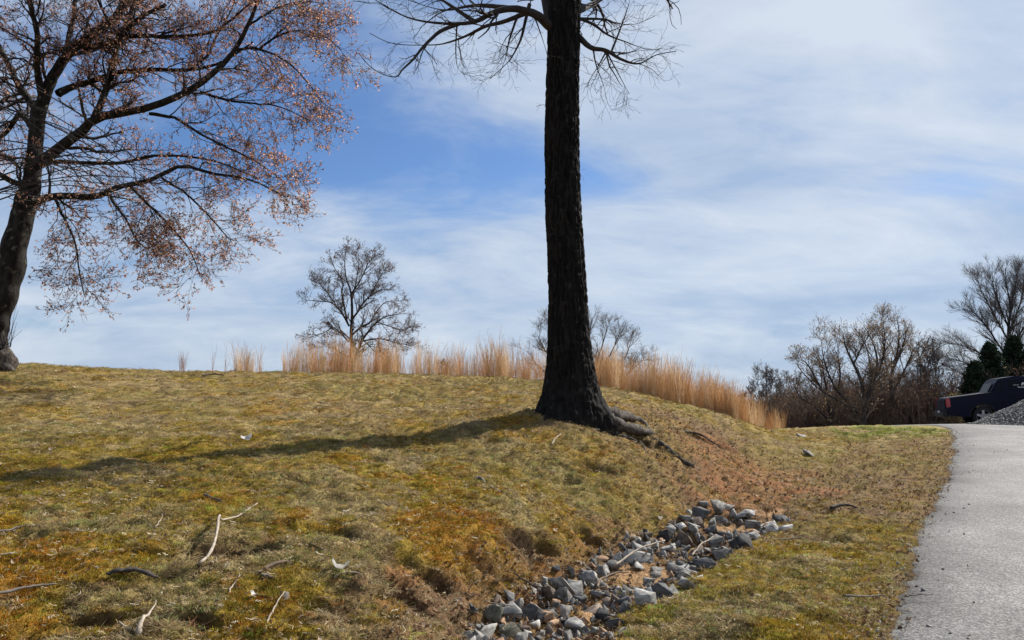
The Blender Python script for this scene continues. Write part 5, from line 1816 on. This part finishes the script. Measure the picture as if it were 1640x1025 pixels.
# ------------------------------------------------------------------ fallen sticks, bark and leaves
STICK = {k: plain(k + '_stick', c, .85, var=.3, scale=18, bump=.4) for k, c in {'pale': (.30, .25, .195), 'grey': (.17, .145, .12), 'dark': (.045, .036, .03), 'brown': (.14, .095, .065)}.items()}
def stick(lab, pts, w, tone, lift=.02, cat='stick', name='stick', fork=None, seed=0, tipw=.45, group='sticks fallen on the grass', sides=8, flatten=1.0):
    g = np.random.default_rng(900 + seed)
    W = []
    for q in pts:
        p = ground_hit(q[0], q[1])
        p[2] = max(float(base_z(p[0:1], p[1:2])[0]) + .02, float(ground_z(p[0:1], p[1:2])[0])) + lift + (q[2] if len(q) > 2 else 0)
        W.append(p)
    W = np.array(W)
    sc = W[:, 1].mean() / F * .36
    P, r = smooth_line(W, 18, [w * sc, w * sc * (1 + tipw) / 2, w * sc * tipw] if cat == 'stick' else [w * sc * .45, w * sc * 1.1, w * sc, w * sc * .9, w * sc * .4])
    P = P + np.cumsum(g.normal(size=P.shape), 0) * .0032
    O = W[0].copy()
    V, Fq = tubes(P[None] - O, (r * (1 + .15 * g.normal(size=18)))[None], sides, .25, seed)
    # closed ends
    n = len(V)
    caps = np.array([list(range(sides))[::-1], list(range(n - sides, n))])
    if flatten != 1.0:
        c = np.repeat(P - O, sides, 0)
        V = c + (V - c) * np.array([1, 1, flatten])
    o = link(name, mesh_np(name, V, [Fq, caps], STICK[tone], True), None, lab, cat, group, None, tuple(O))
    if fork:
        Q = []
        for q in fork:
            p = ground_hit(q[0], q[1]); p[2] = float(ground_z(p[0:1], p[1:2])[0]) + lift + (q[2] if len(q) > 2 else 0)
            Q.append(p)
        P2, r2 = smooth_line(np.array(Q), 10, [w * sc * .6, w * sc * .25])
        V2, F2 = tubes(P2[None] - O, r2[None], 6, .2, seed)
        link('side_twig', mesh_np('side_twig', V2, F2, STICK[tone], True), o)
    return o

stick('long pale crooked stick lying over a dark hollow in the moss', [(320, 919), (333, 905, .03), (345, 884, .05), (349, 862, .06), (353, 851, .04), (380, 836, .02), (402, 822), (413, 812)], 6.5, 'pale', .02, tipw=.35, seed=1, fork=[(334, 905, .03), (322, 912, .02), (316, 910)])
stick('thick grey stick at the lower picture edge below the mossy dip', [(-30, 968), (0, 962), (30, 955), (60, 948), (90, 944)], 8, 'grey', .03, seed=2)
stick('thin grey stick lying above the thick grey one', [(-20, 858), (10, 855), (35, 851), (62, 852)], 5, 'grey', .015, seed=3, fork=[(20, 854), (42, 845, .02)])
stick('short pale splintered stub standing up from the moss', [(222, 1030), (228, 1016, .02), (238, 1000, .04), (248, 980, .06)], 12, 'pale', .02, tipw=.2, seed=4, fork=[(224, 1024), (205, 1014, .03), (190, 1008, .02)])
stick('thin straight pale stick near the lower edge', [(424, 1026), (435, 1005, .01), (446, 985, .02), (455, 969, .02)], 5, 'pale', .015, seed=5)
stick('thick dark curved piece of bark casting a black shadow', [(168, 938), (190, 936, .03), (215, 935, .035), (250, 938, .01)], 20, 'dark', .03, cat='bark', name='bark_piece', tipw=.8, seed=6, group='bark pieces on the moss', flatten=.5)
stick('small dark bark chunk above the long crooked stick', [(326, 808), (340, 808, .01), (362, 813)], 9, 'dark', .02, cat='bark', name='bark_piece', tipw=.7, seed=7, group='bark pieces on the moss')
stick('arched brown bark strip in the moss beside a flat grey chip', [(410, 934), (428, 929, .03), (450, 926, .04), (478, 928, .01)], 8, 'brown', .015, cat='bark', name='bark_piece', tipw=.6, seed=8, group='bark pieces on the moss')
stick('flat grey bark chip below the arched strip', [(421, 934), (428, 940), (438, 946)], 10, 'grey', .015, cat='bark', name='bark_piece', tipw=.5, seed=9, group='bark pieces on the moss', flatten=.4)
stick('thin stick lying from the white leaf towards the ditch', [(534, 951), (552, 953), (572, 956), (592, 959)], 4, 'pale', .012, seed=10)
stick('dark stick lying alone on the grass between hill and road', [(1330, 819), (1345, 816, .01), (1360, 815, .01), (1373, 818)], 7, 'dark', .025, seed=11, group='sticks fallen on the verge')
stick('grey stick pointing at the road edge', [(1353, 963), (1375, 961), (1395, 959), (1418, 957)], 5, 'grey', .02, seed=12, group='sticks fallen on the verge')
stick('thin grey twig past the end of the bright stones', [(1240, 869), (1262, 867), (1286, 863)], 3.5, 'grey', .015, seed=13, group='sticks fallen on the verge')
stick('thin dark stick lying on the road edge', [(1450, 967), (1470, 966), (1490, 966)], 3, 'dark', .035, seed=14, group='sticks fallen on the verge')
stick('short pale forked twig below the oak', [(884, 716), (890, 709, .02), (897, 703, .04)], 3.5, 'pale', .02, seed=15, fork=[(888, 711, .02), (882, 706, .03)])
stick('pale branch lying across the lower sand patch', [(985, 925, .05), (1010, 913, .09), (1036, 902, .11), (1064, 892, .10)], 6, 'pale', .05, seed=16, group='twigs in the ditch')
stick('straight pale twig propped against the dark blue grey stone', [(1108, 911, .06), (1126, 900, .12), (1145, 890, .14)], 4, 'pale', .05, seed=17, group='twigs in the ditch')
stick('long dark twig running down the bank to the big slab', [(823, 928, .02), (840, 941, .02), (858, 956, .03), (882, 966, .06)], 4, 'dark', .015, seed=18, group='twigs in the ditch')
stick('curved brown twig looping over the leaves in the ditch', [(957, 970, .08), (962, 957, .1), (975, 950, .1), (992, 945, .1), (1012, 941, .08)], 5, 'brown', .05, seed=19, group='twigs in the ditch')
stick('thin twig crossing in front of the mossy block', [(776, 1003, .12), (800, 1006, .12), (822, 1009, .1)], 3, 'brown', .04, seed=20, group='twigs in the ditch')
stick('dark fallen branch near the hill crest', [(324, 606), (338, 605, .02), (358, 606)], 4, 'dark', .05, seed=21)
stick('dark chunk of wood beside a mossy cushion uphill of the ditch', [(763, 771), (770, 775, .02), (776, 781)], 8, 'grey', .02, seed=22)
stick('thin pale stick leading down from the wood chunk', [(786, 792), (795, 800), (804, 812)], 3, 'pale', .012, seed=23)
stick('pale curved twig below the dark hollow pair', [(548, 840, .03), (555, 833, .04), (561, 828, .03)], 3, 'pale', .02, seed=24)
stick('small pale forked twig in the moss above the dark bark', [(238, 846), (246, 852, .01), (254, 848, .03), (257, 842, .04)], 3, 'pale', .012, seed=25)
stick('short pale twig beside the arched bark strip', [(366, 962), (376, 950, .02), (388, 941, .02)], 3.5, 'pale', .012, seed=26)
stick('thin grey stick lying at the lower left mossy dip', [(0, 895), (18, 892), (36, 888)], 4, 'pale', .012, seed=27)
stick('straw coloured stick lying level on the bare clay', [(1272, 771), (1290, 771), (1306, 771)], 3, 'pale', .012, seed=28, group='sticks fallen on the verge')

def big_leaf(lab, u, v, L, W, curl, seed, col, tilt=(.3, -.2)):
    p = ground_hit(u, v)
    me = leaf_piece('curled_leaf', L, W, curl, seed)
    m = leafy('pale_leaf', col=col, trans=.3)
    me.materials.clear(); me.materials.append(m)
    o = link('curled_leaf', me, None, lab, 'leaf', 'pale curled leaves on the moss', None, (p[0], p[1], float(ground_z(p[0:1], p[1:2])[0]) + .02))
    o.rotation_euler = (tilt[0], tilt[1], seed)
big_leaf('bright white curled leaf in the moss uphill of the bank edge', 541, 944, .12, .07, .6, 3, (.62, .60, .56))
big_leaf('pale leaf scrap standing by the thin straight stick', 461, 976, .10, .045, .5, 5, (.46, .42, .36), (1.0, .3))
big_leaf('whitish leaf on the shaded turf below the oak shadow', 395, 704, .16, .10, .5, 7, (.50, .48, .45))
big_leaf('pale upright leaf near the bank above the near black block', 1055, 834, .14, .05, .4, 8, (.42, .40, .36), (1.1, .2))
big_leaf('tiny white leaf in the moss under the arched bark strip', 404, 968, .05, .035, .4, 9, (.6, .58, .55))

# ------------------------------------------------------------------ pickup beyond the crest
def paint(name, col, rough=.25, coat=.6):
    m, nt, b = mat(name)
    b.inputs['Base Color'].default_value = col + (1,)
    b.inputs['Roughness'].default_value = rough
    b.inputs['Coat Weight'].default_value = coat
    b.inputs['Coat Roughness'].default_value = .05
    return m
BLUE = paint('navy_paint', (.002, .0032, .016), .5, .04)
BLUE.node_tree.nodes['Principled BSDF'].inputs['Specular IOR Level'].default_value = .15
TRIM = plain('black_trim', (.012, .012, .013), .55, var=.1)
GLASS = paint('dark_glass', (.004, .005, .007), .16, .0)
GLASS.node_tree.nodes['Principled BSDF'].inputs['Specular IOR Level'].default_value = .12
CHROME = plain('bright_metal', (.55, .55, .56), .35, 1.0, .05)
REDL = paint('red_lens', (.35, .012, .015), .15)
RUBBER = plain('tyre_rubber', (.018, .018, .018), .8, var=.2)
WHITE = plain('white_lettering', (.75, .75, .75), .6, var=.02)

def extrude_profile(name, prof, half, m, parent, bevel=.03, top_in=0.0, z0=0, z1=1, seg=2):
    """side outline (x, z) given width; upper vertices drawn in by top_in"""
    bm = bmesh.new()
    a = [bm.verts.new((x, -half, z)) for x, z in prof]
    b = [bm.verts.new((x, half, z)) for x, z in prof]
    n = len(prof)
    bm.faces.new(a)
    bm.faces.new(b[::-1])
    for i in range(n):
        j = (i + 1) % n
        bm.faces.new((a[j], a[i], b[i], b[j]))
    bmesh.ops.recalc_face_normals(bm, faces=bm.faces[:])
    for v in bm.verts:
        if top_in:
            f = min(1, max(0, (v.co.z - z0) / (z1 - z0)))
            v.co.y *= 1 - top_in * f
    if bevel:
        bmesh.ops.bevel(bm, geom=[e for e in bm.edges if e.calc_face_angle(0) > .35], offset=bevel, segments=seg, affect='EDGES', clamp_overlap=True)
    me = bpy.data.meshes.new(name)
    bm.to_mesh(me); bm.free()
    me.materials.append(m)
    return link(name, me, parent)

def box(name, c, s, m, parent, bevel=.01, rot=None):
    bm = bmesh.new()
    bmesh.ops.create_cube(bm, size=1)
    for v in bm.verts:
        v.co = Vector((v.co.x * s[0], v.co.y * s[1], v.co.z * s[2]))
    if bevel:
        bmesh.ops.bevel(bm, geom=bm.edges[:], offset=bevel, segments=2, affect='EDGES', clamp_overlap=True)
    me = bpy.data.meshes.new(name)
    bm.to_mesh(me); bm.free()
    me.materials.append(m)
    o = link(name, me, parent, loc=c)
    if rot:
        o.rotation_euler = rot
    return o

def panel(name, pts, y, m, parent, th=.012, sgn=-1):
    """flat pane with thickness from an (x, z) outline; y may be a function of z"""
    f = y if callable(y) else (lambda z: y)
    bm = bmesh.new()
    a = [bm.verts.new((x, f(z), z)) for x, z in pts]
    b = [bm.verts.new((x, f(z) + sgn * th, z)) for x, z in pts]
    n = len(pts)
    bm.faces.new(a); bm.faces.new(b[::-1])
    for i in range(n):
        j = (i + 1) % n
        bm.faces.new((a[j], a[i], b[i], b[j]))
    bmesh.ops.recalc_face_normals(bm, faces=bm.faces[:])
    me = bpy.data.meshes.new(name)
    bm.to_mesh(me); bm.free()
    me.materials.append(m)
    return link(name, me, parent)

def arc(cx, cz, r, a0, a1, n=9):
    return [(cx + r * math.cos(math.radians(a0 + (a1 - a0) * k / (n - 1))), cz + r * math.sin(math.radians(a0 + (a1 - a0) * k / (n - 1)))) for k in range(n)]

def wheel(parent, x, y, s):
    W = 36
    R, w = .375, .25
    t = np.linspace(0, 2 * math.pi, W, endpoint=False)
    prof = [(.25, -w / 2), (.33, -w / 2), (R - .015, -w / 2 + .03), (R, -.07), (R, .07), (R - .015, w / 2 - .03), (.33, w / 2), (.25, w / 2)]
    V = np.array([[r * math.cos(a), yy, r * math.sin(a)] for r, yy in prof for a in t])
    i = np.arange(7)[:, None] * W; j = np.arange(W)[None]; j2 = (j + 1) % W
    Fq = np.stack([i + j, i + j2, i + W + j2, i + W + j], -1).reshape(-1, 4)
    wh = link('wheel', None, parent, loc=(x, y, R))
    link('tyre', mesh_np('tyre', V, Fq, RUBBER, True), wh)
    prof = [(.01, .02), (.06, .03), (.20, .045), (.235, .06), (.255, .10), (.255, -.10)]
    # spoked rim: five openings between spokes
    bm = bmesh.new()
    for k in range(5):
        a = k * 2 * math.pi / 5 + .3
        for (r0, r1, h0, h1) in [(.04, .24, .05, .042)]:
            q = []
            for r, h in ((r0, h0), (r1, h1)):
                for sg in (-1, 1):
                    q.append((r * math.cos(a) - sg * h * math.sin(a), r * math.sin(a) + sg * h * math.cos(a)))
            fr = [bm.verts.new((p[0], s * .085, p[1])) for p in (q[0], q[1], q[3], q[2])]
            bk = [bm.verts.new((p[0], s * .03, p[1])) for p in (q[0], q[1], q[3], q[2])]
            bm.faces.new(fr); bm.faces.new(bk[::-1])
            for e in range(4):
                f = (e + 1) % 4
                bm.faces.new((fr[f], fr[e], bk[e], bk[f]))
    ring = [(.235, .095), (.262, .105), (.262, -.1), (.235, -.1)]
    vs = [[bm.verts.new((r * math.cos(a), s * yy, r * math.sin(a))) for a in t] for r, yy in ring]
    for a in range(4):
        for b in range(W):
            bm.faces.new((vs[a][b], vs[a][(b + 1) % W], vs[(a + 1) % 4][(b + 1) % W], vs[(a + 1) % 4][b]))
    hub = [bm.verts.new((.06 * math.cos(a), s * .095, .06 * math.sin(a))) for a in t]
    bm.faces.new(hub)
    bk = [bm.verts.new((.24 * math.cos(a), s * -.02, .24 * math.sin(a))) for a in t]
    bmesh.ops.recalc_face_normals(bm, faces=bm.faces[:])
    me = bpy.data.meshes.new('rim'); bm.to_mesh(me); bm.free()
    me.materials.append(CHROME)
    link('rim', me, wh)
    V = np.array([[.25 * math.cos(a), s * -.03, .25 * math.sin(a)] for a in t])
    link('brake_disc', mesh_np('brake_disc', V, np.arange(W)[None], TRIM), wh)

def build_truck():
    p = at_depth(1519, 676, 33.2)
    z = 0.46
    t = thing('pickup_truck', 'dark navy crew cab pickup parked past the crest behind the gravel heap', 'pickup truck', (0, 0, 0))
    # local frame: x forward from the tail, y to the left, z up; rear corner nearest the camera at the origin side
    hx, hy = math.sin(math.radians(107)), math.cos(math.radians(107))
    ang = math.atan2(hy, hx)
    wdt = .97
    ox = p[0] - wdt * math.sin(ang) * 1.0
    oy = p[1] + wdt * math.cos(ang)
    t.location = (ox, oy, z)
    t.scale = (1.05, 1.05, 1.07)
    t.rotation_euler = (0, -math.radians(2.6), ang)
    body = [(0.02, .46), (0.0, .62), (.03, 1.06), (.06, 1.12), (1.35, 1.24), (1.75, 1.30), (3.72, 1.10), (4.75, 1.06), (5.12, .95), (5.22, .75), (5.22, .48), (5.10, .36), (4.62, .33)]
    body += arc(4.15, .375, .45, 0, 180, 11)[0:]
    body += [(3.6, .33), (1.72, .33)]
    body += arc(1.25, .375, .45, 0, 180, 11)
    body += [(.70, .36)]
    b = extrude_profile('body', body, wdt, BLUE, t, .035)
    cab = [(1.54, 1.20), (1.78, 1.60), (1.92, 1.78), (2.5, 1.84), (3.25, 1.81), (3.55, 1.72), (4.28, 1.12), (4.2, 1.02), (1.5, 1.05)]
    extrude_profile('cab', cab, wdt - .02, BLUE, t, .04, .14, 1.15, 1.84)
    yside = lambda zz: -(wdt - .02) * (1 - .14 * min(1, max(0, (zz - 1.15) / .69))) - .004
    yl = lambda zz: -yside(zz)
    for nm, q in (('window', [(1.70, 1.32), (2.08, 1.34), (2.10, 1.70), (1.92, 1.68)]), ('window', [(2.22, 1.34), (2.92, 1.33), (2.92, 1.73), (2.22, 1.71)]), ('window', [(2.98, 1.31), (3.98, 1.25), (3.50, 1.67), (2.98, 1.73)])):
        panel(nm, q, yside, GLASS, t)
        panel(nm, q, yl, GLASS, t, .012, 1)
    # rear window between the sail panels
    rw = box('rear_window', (1.63, 0, 1.43), (.42, 1.20, .012), GLASS, t, .004, (0, -math.radians(59), 0))
    # bed floor sides and tailgate
    tg = box('tailgate', (.005, 0, .86), (.07, 1.56, .44), BLUE, t, .03)
    box('handle', (-.05, 0, .12), (.03, .24, .07), TRIM, tg, .008)
    box('plate', (-.12, 0, .56), (.02, .31, .16), plain('plate_metal', (.5, .5, .52), .5, var=.1), t, .004)
    box('bumper', (-.05, 0, .50), (.20, 1.86, .20), TRIM, t, .04)
    box('bed_rail', (.78, -.90, 1.185), (1.40, .10, .035), TRIM, t, .008, (0, -.094, 0))
    box('bed_rail', (.78, .90, 1.185), (1.40, .10, .035), TRIM, t, .008, (0, -.094, 0))
    for sgn in (-1, 1):
        box('tail_light', (.075, sgn * .90, .93), (.17, .17, .36), REDL, t, .03)
        box('rocker_panel', (2.7, sgn * .955, .36), (2.0, .06, .10), TRIM, t, .015)
        box('mirror', (3.85, sgn * 1.07, 1.30), (.12, .20, .18), BLUE, t, .04)
        d1 = panel('rear_door', [(2.16, .42), (2.86, .42), (2.86, 1.28), (2.16, 1.30), (1.86, .95)], sgn * (wdt + .002), BLUE, t, .006, sgn)
        box('handle', (2.30, sgn * (wdt + .02), 1.12), (.20, .035, .035), BLUE, d1, .01)
        d2 = panel('front_door', [(2.90, .42), (3.66, .42), (3.90, 1.0), (3.90, 1.22), (2.90, 1.28)], sgn * (wdt + .002), BLUE, t, .006, sgn)
        box('handle', (3.05, sgn * (wdt + .02), 1.12), (.20, .035, .035), BLUE, d2, .01)
        box('side_moulding', (1.05, sgn * (wdt + .004), .86), (1.2, .012, .02), BLUE, t, .004)
        box('headlight', (5.10, sgn * .72, .86), (.22, .36, .18), CHROME, t, .04)
        for x in (1.25, 4.15):
            wheel(t, x, sgn * (wdt - .135), sgn)
            V, Fq = tubes(np.array([[(a, 0, c) for a, c in arc(x, .375, .462, 0, 180, 16)]]), np.full((1, 16), .022), 6)
            link('wheel_arch', mesh_np('wheel_arch', V, Fq, TRIM, True), t, loc=(0, sgn * (wdt - .012), 0))
    box('grille', (5.22, 0, .80), (.05, 1.0, .22), TRIM, t, .02)
    # roof edge strip and the white lettering on the rear side window
    box('roof_strip', (2.75, -.75, 1.828), (1.05, .03, .016), CHROME, t, .006, (0, -.02, 0))
    def deco(x0, z0, w, h):
        panel('window_lettering', [(x0, z0), (x0 + w, z0), (x0 + w, z0 + h), (x0, z0 + h)], lambda zz: yside(zz) - .014, WHITE, t, .002)
    deco(2.66, 1.53, .12, .025); deco(2.68, 1.565, .10, .02); deco(2.65, 1.49, .05, .025); deco(2.73, 1.485, .07, .025)
    deco(2.38, 1.50, .05, .014); deco(2.45, 1.505, .04, .014); deco(2.51, 1.50, .05, .014)
    deco(2.50, 1.435, .04, .012); deco(2.56, 1.43, .03, .012); deco(2.62, 1.44, .05, .012); deco(2.70, 1.43, .04, .012)
    deco(2.53, 1.40, .22, .012)
build_truck()

# ------------------------------------------------------------------ heap of gravel at the road
def build_heap():
    g = np.random.default_rng(151)
    y0 = 29.6
    foot = at_depth(1572, 676, y0)
    R = 3.0
    cx = foot[0] + R
    gz = float(base_z(np.array([cx]), np.array([y0]))[0])
    t = thing('gravel_heap', 'grey heap of crushed gravel dumped on the road in front of the pickup', 'gravel heap', (cx, y0, gz))
    def hz(x, y):
        r = np.hypot(x, y * 1.15) / R
        n = fbm(x * .8 + 3, y * .8, 3, 160) - .5
        return np.maximum(0, (1 - r)) ** 1.12 * 1.50 * (1 + .3 * n) + np.clip(1 - r, 0, .25) * .25 * (1 - np.clip(1 - r, 0, .25) * 2)
    a = np.linspace(0, 2 * math.pi, 90, endpoint=False)
    rr = np.linspace(.01, 1.03, 40)
    RRR, AA = np.meshgrid(rr, a, indexing='ij')
    X = RRR * R * np.cos(AA); Y = RRR * R * np.sin(AA) / 1.15
    Z = hz(X, Y) + (fbm(X * 14, Y * 14, 3, 161) - .5) * .07 - .03 * (RRR > 1) + (base_z(X + cx, Y + y0) - gz)
    V = np.stack([X, Y, Z], -1).reshape(-1, 3)
    i = np.arange(39)[:, None] * 90; j = np.arange(90)[None]; j2 = (j + 1) % 90
    Fq = np.stack([i + j, i + j2, i + 90 + j2, i + 90 + j], -1).reshape(-1, 4)
    link('mound', mesh_np('gravel_mound', V, [Fq, np.arange(90)[None]], RM['dark'], False), t)
    bits = []
    src = []
    for k, tone in enumerate(['grey', 'grey', 'pale', 'grey', 'dark', 'pale']):
        src.append(rock_mesh('gravel_stone', .085, .07, .055, 870 + k, RM[tone], 9))
    n = 9000
    r = np.sqrt(g.random(n)) * R * 1.06
    an = g.random(n) * 6.283
    x = r * np.cos(an); y = r * np.sin(an) / 1.15
    z = hz(x, y) + (base_z(x + cx, y + y0) - gz) + .012
    o = scatter('gravel', 'crushed grey gravel', np.stack([x, y, z], 1), g.random((n, 3)) * 6.28, .6 + .8 * g.random(n), np.ones((n, 3)) * .3, g.integers(0, 6, n), src)
    o.parent = t
build_heap()

# ------------------------------------------------------------------ road crumbs along the ragged edge
def build_crumbs():
    g = np.random.default_rng(161)
    src = [rock_mesh('road_crumb', .022, .02, .014, 880 + k, RM[tn], 8) for k, tn in enumerate(['grey', 'grey', 'pale', 'brown'])]
    n = 900
    i = g.integers(0, len(EDGE), n)
    off = np.abs(g.normal(size=n)) * .28 - .12
    x = EDGE[i, 0] + EDGE_N[i, 0] * off + g.normal(size=n) * .03
    y = EDGE[i, 1] + EDGE_N[i, 1] * off + g.normal(size=n) * .03
    k = (y > 2) & (y < 26)
    x, y = x[k], y[k]
    z = np.maximum(base_z(x, y) + .012, ground_z(x, y))
    m = len(x)
    scatter('road_gravel', 'loose grit along the crumbling road edge', np.stack([x, y, z], 1), g.random((m, 3)) * 6.28, .5 + g.random(m) ** 2 * 1.6, np.ones((m, 3)) * .3, g.integers(0, 4, m), src)
build_crumbs()
